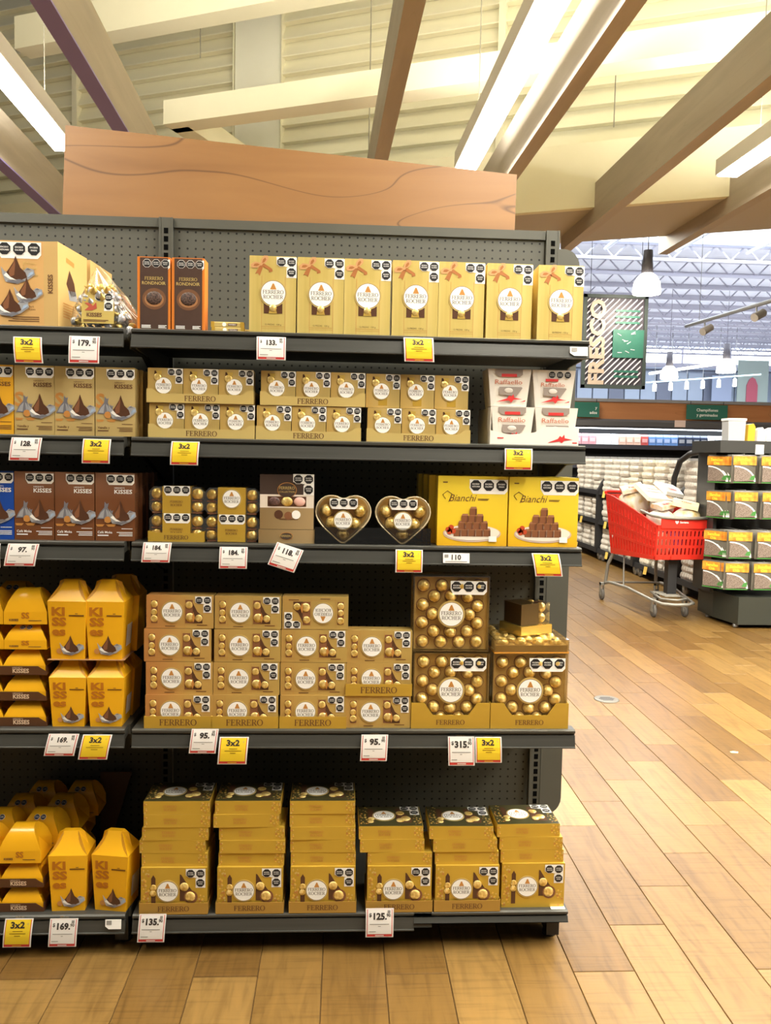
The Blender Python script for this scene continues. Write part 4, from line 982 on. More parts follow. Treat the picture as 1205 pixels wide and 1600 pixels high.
# square box lying flat on the right tray
t = square_box('square box of foil balls lying flat on the right one', (1.092, .004, z4+.2130+.0365), 'square boxes of foil balls', (-PI/2, 0, .04))
obj('base_card', MB().box(-w_sq/2, w_sq/2, .0345, .0372, -.001, w_sq+.001, mat('orange_base_card', (.62, .27, .03), .4)), t)
q = MB().prismz([(-.062, .0), (.02, -.03), (.062, -.006), (-.02, .03)], 0, .026, GOLDBRIGHT)
zt = z4+.2130+.0372
t = thing('gold_sleeve', 'shiny gold carton lying askew on the flat square box', 'chocolate box', (1.10, .10, zt+.0008)); obj('body', MB().box(-.055, .055, -.04, .06, 0, .027, noisy('mirror_gold', (.72, .48, .09), (.85, .60, .16), (9, 9, 3), .2, .75)), t, (0, 0, 0), (0, 0, .45)); obj('flap', MB().box(-.055, .055, -.0415, -.0405, .002, .025, GOLDBRIGHT), t, (0, 0, 0), (0, 0, .45))
t = thing('clear_pack', 'clear pack of foil chocolates on top of the shiny gold carton', 'chocolate box', (1.10, .10, zt+.0282), .42, 'clear packs of foil chocolates')
q = MB(); q.box(-.05, .05, -.035, .05, 0, .062, CLEAR); obj('shell', q, t)
q = MB()
for x, y, z in ((-.03, -.016, .016), (-.03, -.016, .046), (.0, -.016, .016), (.0, -.016, .046), (.032, -.016, .016), (.032, -.016, .046), (.032, .03, .016), (.032, .03, .046)): q.ball((x, y, z), .0145, FOIL, 12, 8)
obj('chocolates', q, t); q = MB(); q.box(-.048, .012, -.034, .048, .001, .06, mat('dark_amber_insert', (.09, .055, .02), .35)); q.box(.016, .047, -.002, .004, .001, .06, CHOC); obj('paper_cups', q, t)
# trunk boxes and tall cartons, left bay
def trunk_row(x0, z, n, y, lab, seal=False):
    for k in range(n):
        place(K_TRUNKS if seal else K_TRUNK, 'trunk_box', f'{lab}, {("right", "left")[k]} one', 'chocolate box', 'yellow trunk boxes', (x0-.114*k, y, z), random.uniform(-.03, .03))
zz = z4
for k, lev in enumerate(('lowest', 'second lowest', 'middle')):
    place(K_TRUNKTRAY, 'display_tray', f'brown tray strip of the {lev} yellow trunk boxes, fourth shelf', 'tray', 'brown trunk trays', (-.341, .014, zz+.0008))
    for j in range(2):
        o = place(K_TRUNK, 'trunk_box', f'{("right", "left")[j]} yellow trunk box in the {lev} brown tray, fourth shelf', 'chocolate box', 'yellow trunk boxes', (-.288-.113*j, .016, zz+.001)); o.scale = (1, 1, .73)
    zz += .0705
for j in range(2):
    o = place(K_TRUNKS, 'trunk_box', f'{("right", "left")[j]} yellow trunk box just below the pile top, fourth shelf', 'chocolate box', 'yellow trunk boxes', (-.284-.113*j, .014, zz)); o.scale = (1, 1, .72)
place(K_TRUNK, 'trunk_box', 'topmost yellow trunk box of the fourth shelf pile', 'chocolate box', 'yellow trunk boxes', (-.283, .014, zz+.068), .05)
place(K_TRUNK, 'trunk_box', 'yellow trunk box at the left edge of the pile top, fourth shelf', 'chocolate box', 'yellow trunk boxes', (-.397, .014, zz+.068), -.03)
o = place(K_TRUNKS, 'trunk_box', 'yellow trunk box behind the top of the fourth shelf pile', 'chocolate box', 'yellow trunk boxes', (-.36, .12, zz+.068), .1)
for k, (x, y, z, lab) in enumerate(((-.172, .010, z4, 'lower left of four on the fourth shelf'), (-.071, .010, z4, 'lower right of four on the fourth shelf'))):
    o = place(K_TALLC, 'roofed_carton', f'tall yellow carton with folded roof, {lab}', 'chocolate box', 'tall yellow roofed cartons', (x, y, z)); o.scale = (.95, 1, .86)
    o = place([K_TALLC[0]], 'roofed_carton', f'tall yellow carton hidden behind the {lab.split(" of ")[0]} one, fourth shelf', 'chocolate box', 'tall yellow roofed cartons', (x+.004, y+.098, z)); o.scale = (.95, 1, .86)
q = MB().box(-.225, -.02, .008, .2, z4+.1835, z4+.1850, mat('kraft_card', (.36, .2, .09), .6)); tag(obj('divider_card', q), 'brown card sheet between the two layers of tall yellow cartons', 'card')
place(K_TALLC, 'roofed_carton', 'tall yellow carton with folded roof, upper left of the group of four', 'chocolate box', 'tall yellow roofed cartons', (-.173, .012, z4+.1852), -.05)
place(K_TALLC, 'roofed_carton', 'tall yellow carton with folded roof, upper right of the group of four', 'chocolate box', 'tall yellow roofed cartons', (-.073, .012, z4+.1852), -.02)
place([K_TALLC[0]], 'roofed_carton', 'tall yellow carton behind the upper right of the group of four', 'chocolate box', 'tall yellow roofed cartons', (-.058, .112, z4+.1852), 0)
# --- bottom shelf
stacks = ((.1155, 5, (.004, -.002, .006, .011, .010)), (.3235, 5, (.006, .009, .007, -.008, -.004)), (.5245, 5, (.004, .002, .002, 0, 0)), (.738, 3, (.004, -.018, -.022)), (.929, 3, (.002, -.004, -.016)), (1.1185, 3, (.0, -.004, -.012)))
for i, (x, n, off) in enumerate(stacks):
    s = f'{ORD[i]} stack of the bottom shelf'
    y = -.002 if i < 5 else .010
    if i < 5: place(K_TRAYU, 'display_tray', f'ochre tray lip of the {s}', 'tray', 'ochre trays on the bottom shelf', (x, y-.0055, z5))
    zb = z5+(.001 if i < 5 else 0)
    place(K_UP, 'chocolate_box', f'upright festive gold carton at the foot of the {s}', 'chocolate box', 'upright festive cartons', (x, y, zb))
    for k in range(3): place(K_UPPLAIN, 'chocolate_box', f'upright carton in row {("two", "three", "four")[k]} of the {s}', 'chocolate box', 'upright festive cartons', (x, y+.0375*(k+1), zb))
    z = zb+.1290
    for k in range(n):
        top = k == n-1
        place(K_LIETOP if top else K_LIE, 'chocolate_box', (f'lying gold carton with dark green top on the {s}' if top else f'lying gold carton, {ORD[k]} from below, in the {s}'), 'chocolate box', 'lying festive cartons', (x+off[k]-.004, y+.004+.004*random.random(), z), random.uniform(-.02, .02))
        z += .0369
place(K_TALLC, 'roofed_carton', 'tall yellow carton with folded roof, left one on the bottom shelf', 'chocolate box', 'tall yellow roofed cartons', (-.176, .012, z5), .03)
place(K_TALLC, 'roofed_carton', 'tall yellow carton with folded roof, right one on the bottom shelf', 'chocolate box', 'tall yellow roofed cartons', (-.062, .010, z5), -.16)
zz = z5
for k, lev in enumerate(('lower', 'upper')):
    place(K_TRUNKTRAY, 'display_tray', f'brown tray strip of the {lev} yellow trunk boxes, bottom shelf', 'tray', 'brown trunk trays', (-.353, .012, zz+.0008))
    for j in range(2):
        o = place(K_TRUNK, 'trunk_box', f'{("right", "left")[j]} yellow trunk box in the {lev} brown tray, bottom shelf', 'chocolate box', 'yellow trunk boxes', (-.300-.113*j, .014, zz+.001)); o.scale = (1, 1, .72)
    zz += .0695
for x, y, z, lab, sl in ((-.304, .010, zz, 'front of the heap on the bottom shelf', False), (-.418, .010, zz, 'left edge of the heap on the bottom shelf', False), (-.287, .108, zz, 'second row of the heap on the bottom shelf', True), (-.402, .108, zz, 'second row at the left edge, bottom shelf', True),
                         (-.262, .206, zz, 'third row of the heap on the bottom shelf', True), (-.378, .206, zz, 'third row at the left edge, bottom shelf', True), (-.235, .304, zz, 'back row of the heap, bottom shelf', True), (-.352, .304, zz, 'back row at the left edge, bottom shelf', True)):
    place(K_TRUNKS if sl else K_TRUNK, 'trunk_box', f'yellow trunk box, {lab}', 'chocolate box', 'yellow trunk boxes', (x, y, z), random.uniform(-.05, .08))
for k, lev in enumerate((0, .0695)):
    for j in range(3):
        o = place([K_TRUNK[0]], 'trunk_box', f'yellow trunk box under the heap, {("lower", "upper")[k]} layer, row {("two", "three", "four")[j]}', 'chocolate box', 'yellow trunk boxes', (-.29+.01*j, .108+.098*j, z5+lev+.001)); o.scale = (1, 1, .72)
        o = place([K_TRUNK[0]], 'trunk_box', f'left yellow trunk box under the heap, {("lower", "upper")[k]} layer, row {("two", "three", "four")[j]}', 'chocolate box', 'yellow trunk boxes', (-.405+.01*j, .108+.098*j, z5+lev+.001)); o.scale = (1, 1, .72)
q = MB(); q.prism([(-.20, z5+.001), (-.17, z5+.001), (-.10, z5+.24), (-.20, z5+.24)], .40, .402, mat('kraft_dark', (.10, .05, .025), .6)); tag(obj('tray_flap', q), 'dark brown tray flap standing behind the trunk box heap', 'card')

# ------------------------------------------------------------------ price tickets on the rails
TWHITE = mat('ticket_white', (.86, .85, .84), .45); TYEL = mat('ticket_yellow', (.86, .62, .03), .45); TRED = mat('ticket_red', (.62, .05, .045), .45)
TINK = mat('ticket_ink', (.035, .03, .03), .5); TGREY = mat('ticket_grey_print', (.28, .27, .26), .5)
def ticket(x0, x1, ztop, zbot, txt, yellow, label, lean=0., tilt=-.03, roll=0., y=-.0200):
    w, h = x1-x0, ztop-zbot
    t = thing('price_ticket', label, 'price tag', ((x0+x1)/2, y, ztop), 0, 'price tickets', (tilt, roll, 0))
    X = w/2; sh = lambda z: lean*(-z)/h
    def sk(mb): mb.v = [(a+sh(c), b-.004*math.sin(PI*min(1, max(0, -c/h)))*(1 if yellow else .6), c) for a, b, c in mb.v]; return mb
    q = MB()
    for k in range(6):
        za, zb = -h*(k+1)/6, -h*k/6; q.rect(-X, X, za, zb, 0, TWHITE); q.rect(-X, X, za, zb, .0006, TWHITE)
    obj('card', sk(q), t)
    q = MB(); b = w*.045
    for k in range(5):
        za = -h*.97+h*.94*k/5; zb = za+h*.94/5
        q.rect(-X+b, X-b, za, zb, -.0005, TRED); q.rect(-X+b*1.5, X-b*1.5, max(za, -h*.88), max(zb, -h*.88), -.0010, TYEL if yellow else TWHITE)
    q.rect(-.012, .012, -h*.945, -h*.915, -.0012, TWHITE) if not yellow else q.rect(-.012, .012, -h*.945, -h*.92, -.0012, TYEL)
    obj('printed_panel', sk(q), t)
    q = MB()
    if yellow:
        q.text('3x2', h*.20, -w*.02, -h*.30, -.0016, TINK, bold=.035, sx=1.12); q.text('Ó', h*.06, w*.34, -h*.2, -.0016, TGREY)
        q.lines(-w*.18, w*.18, -h*.42, h*.02, 1, -.0016, MATS['print_umber'], align='c'); q.lines(-w*.3, w*.3, -h*.5, h*.02, 1, -.0016, MATS['print_umber'], align='c'); q.lines(-w*.12, w*.12, -h*.58, h*.02, 1, -.0016, MATS['print_umber'], align='c')
    else:
        q.text('$', h*.12, -w*.38, -h*.27, -.0016, TINK, 'l', bold=.02); q.text(txt, h*.21, w*.015, -h*.36, -.0016, TINK, 'c', bold=.045, sx=.96 if len(txt) > 3 else 1.1); q.text('90', h*.10, w*.39, -h*.27, -.0016, TINK, 'r', bold=.02)
        q.rect(w*.28, w*.38, -h*.16, -h*.06, -.0016, TGREY); q.lines(-w*.36, w*.36, -h*.54, h*.025, 1, -.0016, TGREY, ragged=.1); q.lines(-w*.06, w*.04, -h*.61, h*.02, 1, -.0016, TGREY); q.lines(-w*.38, -w*.1, -h*.80, h*.025, 1, -.0016, TGREY)
    obj('lettering', sk(q), t)
    q = MB(); q.box(-.012, .012, .0008, .004, -.008, .004, CLEAR); obj('clip', q, t)
    return t
Y = True; N_ = False
TK = [
 (-.293, -.221, 1.671, 1.604, '', Y, 'yellow 3x2 ticket under the tan boxes on the top shelf', .004), (-.151, -.073, 1.677, 1.607, '179.', N_, 'white 179 price ticket under the candy bag, top shelf', -.002),
 (.331, .407, 1.688, 1.628, '133.', N_, 'white 133 price ticket under the first gift box', 0), (.716, .795, 1.696, 1.633, '', Y, 'yellow 3x2 ticket under the tall gift boxes', .004),
 (-.300, -.222, 1.412, 1.352, '128.', N_, 'white price ticket at the left end of the second shelf', -.008), (-.117, -.045, 1.412, 1.348, '', Y, 'yellow 3x2 ticket under the gold bonbon cartons', -.004),
 (.111, .184, 1.410, 1.348, '', Y, 'yellow 3x2 ticket under the left gold display trays', -.004), (.995, 1.070, 1.409, 1.352, '', Y, 'yellow 3x2 ticket under the white coconut boxes', 0),
 (-.312, -.232, 1.134, 1.075, '97.', N_, 'white 97 price ticket under the brown cartons', -.012), (.038, .112, 1.142, 1.089, '184.', N_, 'white 184 price ticket under the left clear packs', -.006), (.238, .312, 1.133, 1.075, '184.', N_, 'white 184 price ticket under the right clear packs', -.002),
 (.707, .780, 1.132, 1.070, '', Y, 'yellow 3x2 ticket under the right heart box', 0), (1.077, 1.152, 1.127, 1.064, '', Y, 'yellow 3x2 ticket under the right yellow carton', .012),
 (-.212, -.132, .624, .564, '169.', N_, 'white 169 price ticket on the fourth shelf', -.014), (-.122, -.045, .622, .554, '', Y, 'yellow 3x2 ticket on the fourth shelf beside the 169 ticket', -.014),
 (.166, .238, .638, .571, '95.', N_, 'white 95 price ticket under the second stack, fourth shelf', -.008), (.241, .319, .616, .541, '', Y, 'yellow 3x2 ticket under the second stack, fourth shelf', -.006), (.624, .697, .623, .550, '95.', N_, 'white 95 price ticket under the fourth stack', -.003),
 (.861, .934, .618, .537, '315.', N_, 'white 315 price ticket under the square boxes', .003), (.936, 1.009, .617, .545, '', Y, 'yellow 3x2 ticket under the square boxes', .003),
 (-.332, -.257, .112, .032, '', Y, 'yellow 3x2 ticket on the bottom shelf rail', -.008), (-.213, -.138, .111, .032, '169.', N_, 'white 169 price ticket on the bottom shelf rail', -.006),
 (.026, .099, .121, .042, '135.', N_, 'white 135 price ticket under the first stack of the bottom shelf', -.006), (.645, .722, .131, .049, '125.', N_, 'white 125 price ticket under the fourth stack of the bottom shelf', 0)]
for a, b, c, d_, tx_, yl, lab, ln in TK: ticket(a, b, c, d_, tx_, yl, lab, ln)
ticket(.388, .462, 1.137, 1.072, '118.', N_, 'tilted white 118 price ticket under the assorted box', -.006, -.03, .30)
ticket(-.425, -.332, 1.134, 1.070, '', Y, 'yellow 3x2 ticket cut by the left edge, third shelf', 0); ticket(-.44, -.351, .112, .032, '99.', N_, 'white ticket cut by the left edge, bottom shelf', 0)
# loose stickers on the rails
def sticker(x0, x1, z0, z1, label, txt=None, y=-.0185):
    t = thing('rail_sticker', label, 'sticker', ((x0+x1)/2, y, z0), 0, 'stickers on the rails', (-.12, 0, 0)); w = x1-x0; h = z1-z0
    obj('paper', MB().prism([(-w/2, h*.3), (-w*.28, 0), (w/2, 0), (w/2, h), (-w/2, h)] if not txt else [(-w/2, 0), (w/2, 0), (w/2, h), (-w/2, h)], 0, .0006, TWHITE), t)
    q = MB(); 
    if txt: q.text(txt, h*.5, 0, h*.34, E1, TINK, bold=.03); q.lines(-w*.42, w*.42, h*.12, h*.07, 1, E1, TGREY); q.rect(-w*.45, -w*.30, h*.55, h*.85, E1, TGREY)
    else: q.rect(-w*.42, -w*.1, h*.45, h*.9, E1, TGREY)
    obj('print', q, t)
sticker(1.164, 1.212, 1.660, 1.684, 'torn white sticker at the right end of the top rail'); sticker(-.067, -.024, .078, .104, 'torn white sticker on the bottom left rail'); sticker(.836, .908, 1.097, 1.124, 'white 110 price strip on the rail under the yellow cartons', '110')
q = MB().box(-.02, .02, 0, .03, 0, .001, TWHITE); tag(obj('paper_slip', q, None, (1.19, -.002, z5+.0003)), 'small white paper slip at the right end of the bottom shelf', 'paper')
# ------------------------------------------------------------------ produce hall in the background
BLK = mat('black_metal', (.022, .022, .024), .5); GREYM = mat('grey_metal', (.30, .30, .29), .4, .4)
# refrigerated wall case
t = thing('refrigerated_case', 'long refrigerated wall case with orange wood band across the back', 'fridge', (0, 11, 0))
FX0, FX1 = 2.6, 13.0
obj('back_body', MB().box(FX0, FX1, .62, .9, 0, 2.34, BLK), t)
CASEW = wood('case_veneer', (.40, .15, .05), (.48, .20, .07), (.2, .08, .03), 0, 1.2, .45, .4)
obj('wood_band', MB().box(FX0, FX1, 0, .62, 2.04, 2.32, CASEW), t)
obj('top_cap', MB().box(FX0, FX1, -.02, .7, 2.32, 2.37, mat('case_grey', (.26, .25, .25), .5)), t)
q = MB(); q.prismx([(-.06, 1.90), (-.09, 1.93), (-.09, 2.0), (-.05, 2.04), (.62, 2.04), (.62, 2.0), (.05, 1.90)], FX0, FX1, mat('case_dark_bumper', (.085, .08, .08), .4)); obj('canopy', q, t)
LEDC = mat('case_led', (1, 1, 1), .5, emit=(.86, .93, 1), es=4)
obj('case_lamp', MB().box(FX0, FX1, .06, .10, 1.885, 1.9, LEDC), t)
area_light('case_light', (FX0/2+FX1/2, .12, 1.88), FX1-FX0, .1, 45, (.86, .93, 1), (.35, 0, 0), t)
for z in (1.62, 1.30, .98): obj('case_shelf', MB().box(FX0, FX1, .05, .62, z-.03, z, mat('case_shelf_metal', (.5, .5, .52), .5)), t); obj('shelf_rail', MB().box(FX0, FX1, .0, .05, z-.06, z+.01, mat('case_rail', (.05, .05, .07), .4)), t)
obj('case_base', MB().box(FX0, FX1, -.05, .62, 0, .45, BLK), t)
PK = {'pink': (.62, .30, .34), 'white': (.80, .80, .82), 'beige': (.66, .42, .32), 'blue': (.10, .20, .42), 'red': (.45, .07, .06), 'navy': (.02, .03, .06), 'green': (.12, .28, .12), 'grey': (.45, .47, .5)}
def pouch(w, h, m, m2):
    q = MB(); X = w/2; q.prismx([(0, .01), (.012, 0), (.05, 0), (.062, .01), (.05, h*.8), (.033, h), (.028, h), (.01, h*.8)], -X, X, m)
    l = MB(); l.rect(-X*.75, X*.75, h*.3, h*.62, -.001, m2); return [P('pouch_body', q), P('label_print', l)]
rn = random.Random(8); seq = ['beige', 'pink', 'pink', 'pink', 'white', 'white', 'white', 'beige', 'beige', 'beige', 'red', 'blue', 'blue', 'blue', 'blue', 'navy', 'navy', 'navy', 'navy', 'white', 'grey', 'white', 'beige', 'white', 'green', 'white', 'white', 'red', 'white']
kinds = {}
x = 4.28; k = 0
while x < 8.0:
    c = seq[k % len(seq)]; wd = .125
    if c not in kinds: kinds[c] = pouch(.118, .185, mat('pack_'+c, PK[c], .35), mat('pack_label_'+c, tuple(min(.85, v+.3) for v in PK[c]), .4))
    place(kinds[c], 'chilled_pack', f'{c} chilled pack, {nth(k+1)} from the left on the lit upper case shelf', 'food pack', 'chilled packs on the upper shelf', (x, 11.12, 1.62))
    kw = pouch(.118, .13, mat('pack_white', PK['white'], .35), mat('pack_label_'+c, PK[c], .4)) if ('w'+c) not in kinds else kinds['w'+c]; kinds['w'+c] = kw
    place(kw, 'chilled_pack', f'white and {c} pack, {nth(k+1)} from the left on the second case shelf', 'food pack', 'chilled packs on the second shelf', (x, 11.12, 1.30))
    x += wd; k += 1
SIGNG = mat('sign_green', (.02, .13, .09), .5); SIGNT = mat('sign_text', (.80, .80, .74), .5)
def hang_sign(x0, x1, z0, z1, lines, label, al='c'):
    t = thing('category_sign', label, 'sign', ((x0+x1)/2, 10.90, z0), 0, 'green category signs'); w, h = x1-x0, z1-z0
    obj('board', MB().box(-w/2, w/2, 0, .02, 0, h, SIGNG), t); q = MB()
    for i, s in enumerate(lines): q.text(s, h*.19, 0 if al == 'c' else w*.42, h*(.55-.33*i), -.004, SIGNT, al, bold=.02)
    obj('lettering', q, t); q = MB(); q.tube([(-w*.4, .01, h), (-w*.4, .01, h+.05)], .006, BLK, 6); q.tube([(w*.4, .01, h), (w*.4, .01, h+.05)], .006, BLK, 6); obj('hangers', q, t)
hang_sign(6.12, 6.80, 2.06, 2.30, ('Champiñones', 'y germinados'), 'green category sign for mushrooms and sprouts on the wood band')
hang_sign(4.22, 4.68, 2.06, 2.30, ('y', 'ados'), 'green category sign partly hidden behind the shelving end', 'r')
q = MB(); q.box(0, .18, 0, .004, 0, .11, mat('ticket_pinkish', (.72, .55, .48), .5)); tag(obj('canopy_ticket', q, None, (5.93, 10.90, 1.93)), 'pale paper ticket stuck on the wall case canopy', 'price tag')

# egg rack along X = 4.1
t = thing('egg_rack', 'long black rack on casters stacked with egg cartons', 'rack', (4.1, 0, 0)); Y0, Y1 = 5.25, 10.45
for z in (.95, .545, .15):
    obj('shelf_deck', MB().box(.0, .62, Y0, Y1, z-.02, z, BLK), t); obj('front_rail', MB().prism([(-.02, z-.05), (0, z-.05), (0, z+.012), (-.012, z+.012)], Y0, Y1, BLK), t)
FIN = MB().prism([(-.035, .1), (.05, .1), (.05, .95), (.16, 1.2), (.14, 1.22), (.03, 1.08), (-.035, .95)], -.035, .035, BLK).mesh('divider_fin')
for y in (10.2, 8.91, 7.47, 6.23): obj('divider_fin', FIN, t, (0, y, 0))
obj('back_frame', MB().box(.62, .66, Y0, Y1, .1, 1.3, BLK), t)
CAS = MB().lathe([(0, -.02), (.05, -.02), (.055, 0), (.05, .02), (0, .02)], (0, 0, .055), GREYM, 14, 'x').box(-.03, .03, -.03, .03, .06, .13, GREYM).mesh('caster')
for y in (10.2, 8.85, 8.70, 7.45, 7.30, 6.0, 5.4): obj('caster', CAS, t, (.02, y, 0))
q = MB(); q.tube([(-.05, 6.28, .9), (-.05, 6.26, 1.2), (-.04, 6.15, 1.38), (-.02, 5.95, 1.46), (0, 5.6, 1.49)], .03, BLK, 8); obj('arched_handle', q, t)
EGGG = noisy('pulp_grey', (.56, .52, .46), (.66, .62, .56), (30, 30, 30), .8); EGGC = noisy('pulp_cream', (.66, .60, .48), (.74, .68, .56), (30, 30, 30), .8)
def egg_carton(m):
    q = MB(); L, D, h = .148, .27, .07; n = 5; pts0 = []; pts1 = []
    for i in range(n):
        for a in (0, .25, .5, .75): y = -L+2*L*(i+a)/n; b = .014*math.sin(PI*a); pts0.append((-b, y))
    pts0.append((0, L))
    out = [(x, y) for x, y in pts0]+[(D, L), (D, -L)]
    def ring(s, z): return [(x*s+(1-s)*D/2, y*s, z) for x, y in out]
    R = [ring(.93, 0), ring(1, .030), ring(.97, .034), ring(1, .038), ring(.94, h)]; V = sum(R, []); k = len(out)
    F = [(i*k+j, i*k+(j+1) % k, (i+1)*k+(j+1) % k, (i+1)*k+j) for i in range(4) for j in range(k)]+[tuple(range(4*k, 5*k)), tuple(range(k-1, -1, -1))]
    return q.raw([(a, b, c) for a, b, c in V], [f[::-1] for f in F], m).mesh('egg_carton')
EM = [egg_carton(EGGG), egg_carton(EGGC)]
EY = []
for a, b in ((5.27, 6.18), (6.28, 7.42), (7.52, 8.86), (8.96, 10.15)):
    n = int((b-a)/.303); EY += [a+(b-a)*(i+.5)/n for i in range(n)]
for tier, z, n in (('top', .951, 6), ('middle', .546, 4), ('bottom', .151, 4)):
    for j, y in enumerate(EY):
        for k in range(n - (2 if tier == 'top' and j < 2 else 0)):
            c = 1 if (j+(k > 3)) % 5 in (0, 1) and j < 9 else 0
            o = tag(obj('egg_carton', EM[c], None, (4.13+rn.uniform(-.012, .012), y+rn.uniform(-.006, .006), z+k*.0735+.0005)), f'{("grey", "cream")[c]} egg carton, {nth(k+1)} layer of the {nth(j+1)} stack from the near end, {tier} tier', 'egg carton', f'{("grey", "cream")[c]} egg cartons, {tier} tier')
YT = mat('rack_ticket', (.80, .55, .12), .5)
for i, (y, z) in enumerate(((10.0, .95), (8.6, .95), (9.6, .54), (8.5, .545), (9.8, .14), (8.4, .15), (7.0, .15), (6.3, .15), (5.7, .95), (5.65, .545), (5.5, .14))):
    q = MB(); q.poly([(0, -.03, 0), (-.015, .03, 0), (-.03, .03, -.09), (-.015, -.03, -.09)], YT); q.poly([(.001, -.03, 0), (-.014, .03, 0), (-.029, .03, -.09), (-.014, -.03, -.09)], YT)
    tag(obj('rack_ticket', q, None, (4.075, y, z+.01)), f'small yellow ticket on the egg rack, {nth(i+1)} one', 'price tag', 'yellow egg rack tickets')

# snack rack with hanging pouches, right edge
RK = mat('rack_black', (.03, .03, .028), .45); RKB = mat('rack_base_green_black', (.035, .038, .03), .4)
t = thing('snack_rack', 'black peg rack on a chamfered base with hanging snack pouches', 'rack', (0, 0, 0))
obj('base', MB().prismz([(3.80, 4.70), (3.86, 4.36), (4.9, 4.36), (4.9, 5.0), (3.80, 5.0)], .035, .265, RKB), t)
obj('back_panel', MB().box(3.78, 4.9, 4.74, 4.80, .265, 1.50, RK), t); obj('top_shelf', MB().box(3.66, 4.9, 4.40, 4.95, 1.46, 1.56, RK), t)
obj('side_panel', MB().box(3.72, 3.75, 4.6, 4.95, .265, 1.46, RK), t)
for x, y in ((3.87, 4.42), (3.83, 4.85), (4.6, 4.42)): q = MB(); q.lathe([(0, -.018), (.016, -.018), (.018, 0), (.016, .018), (0, .018)], (0, 0, .018), GREYM, 12, 'x'); q.box(-.012, .012, -.012, .012, .025, .06, GREYM); obj('caster', q, t, (x, y, 0))
q = MB(); q.box(-.035, .035, 0, .003, -.05, .03, TWHITE); obj('header_ticket', q, t, (3.99, 4.395, 1.50))
SEED = noisy('seed_print', (.10, .07, .055), (.30, .24, .20), (120, 120, 120), .5); PB = mat('pouch_charcoal', (.13, .12, .10), .3); PO = noisy('pouch_orange_top', (.55, .16, .02), (.75, .40, .05), (25, 25, 25), .4); PG = mat('pouch_green', (.06, .22, .05), .4)
def snack():
    w, h = .205, .235; X = w/2; q = MB()
    nx, nz = 6, 6; V = []; F = []
    for s in (-1, 1):
        for j in range(nz+1):
            for i in range(nx+1):
                u, v = i/nx, j/nz; b = .022*(math.sin(PI*u)*math.sin(PI*v))**.6
                V.append((-X+w*u, s*b, -h*v))
    k = (nx+1)*(nz+1)
    for s in (0, 1):
        for j in range(nz):
            for i in range(nx): a = s*k+j*(nx+1)+i; f = (a, a+1, a+nx+2, a+nx+1); F.append(f if s else f[::-1])
    q.raw(V, F, PB, True)
    tp = MB(); tp.flat([(-X*.95, -.085), (X*.95, -.085), (X*.95, -.012), (-X*.95, -.012)], -.0225, PO)
    tx = MB(); tx.text('Semillas', .024, -.01, -.05, -.024, mat('print_yellow', (.80, .66, .05), .5), bold=.04); tx.text('Chía', .02, -.01, -.078, -.024, MATS['print_yellow'], bold=.04)
    wn = MB(); pts = [(-X*.85, -h+.015), (X*.8, -h+.02)]+[(-X*.85+(X*1.65)*math.cos(a), -h+.015+.12*math.sin(a)) for a in [PI/2*i/7 for i in range(1, 8)]]
    wn.flat(pts, -.0235, SEED)
    for i in range(7):
        a0, a1 = PI/2*i/7, PI/2*(i+1)/7; R = lambda a, r: (-X*.85+X*1.65*r*math.cos(a), -h+.015+.12*r*math.sin(a))
        wn.flat([R(a0, 1), R(a0, 1.08), R(a1, 1.08), R(a1, 1)], -.024, TWHITE)
    wn.rect(-X*.9, X*.9, -h+.004, -h+.012, -.0235, PG); wn.flat([(X*.4, -h+.03), (X*.85, -h+.03), (X*.85, -h+.07), (X*.55, -h+.06)], -.0245, PG)
    return [P('pouch_body', q), P('top_print', tp), P('lettering', tx), P('seed_window', wn)]
K_SNACK = snack(); ROWN = ('top', 'second', 'third', 'bottom')
for r, z in enumerate((1.445, 1.150, .820, .560)):
    for c, x in enumerate((3.85, 4.085, 4.32)):
        dx = (0, .025, -.005, -.02)[r]
        place(K_SNACK, 'snack_pouch', f'charcoal and orange seed pouch in front, {("left", "middle", "right")[c]} peg of the {ROWN[r]} row', 'snack pouch', 'hanging seed pouches', (x+dx, 4.375, z), rn.uniform(-.06, .06))
        for k in range(2): place([K_SNACK[0]], 'snack_pouch', f'seed pouch {("second", "third")[k]} in line on the {("left", "middle", "right")[c]} peg, {ROWN[r]} row', 'snack pouch', 'hanging seed pouches', (x+dx-.006*(k+1), 4.43+.055*k, z), rn.uniform(-.06, .06))
        q = MB(); q.tube([(x+dx, 4.37, z+.005), (x+dx, 4.75, z+.005)], .004, GREYM, 5); obj('peg', q, t)
    for k in range(4):
        place(K_SNACK, 'snack_pouch', f'seed pouch hung sideways on the rack side, {ORD[k]} in line, {ROWN[r]} row', 'snack pouch', 'hanging seed pouches', (3.738-.011*k, 4.49+.004*k, z-.005), -1.05+rn.uniform(-.12, .12))
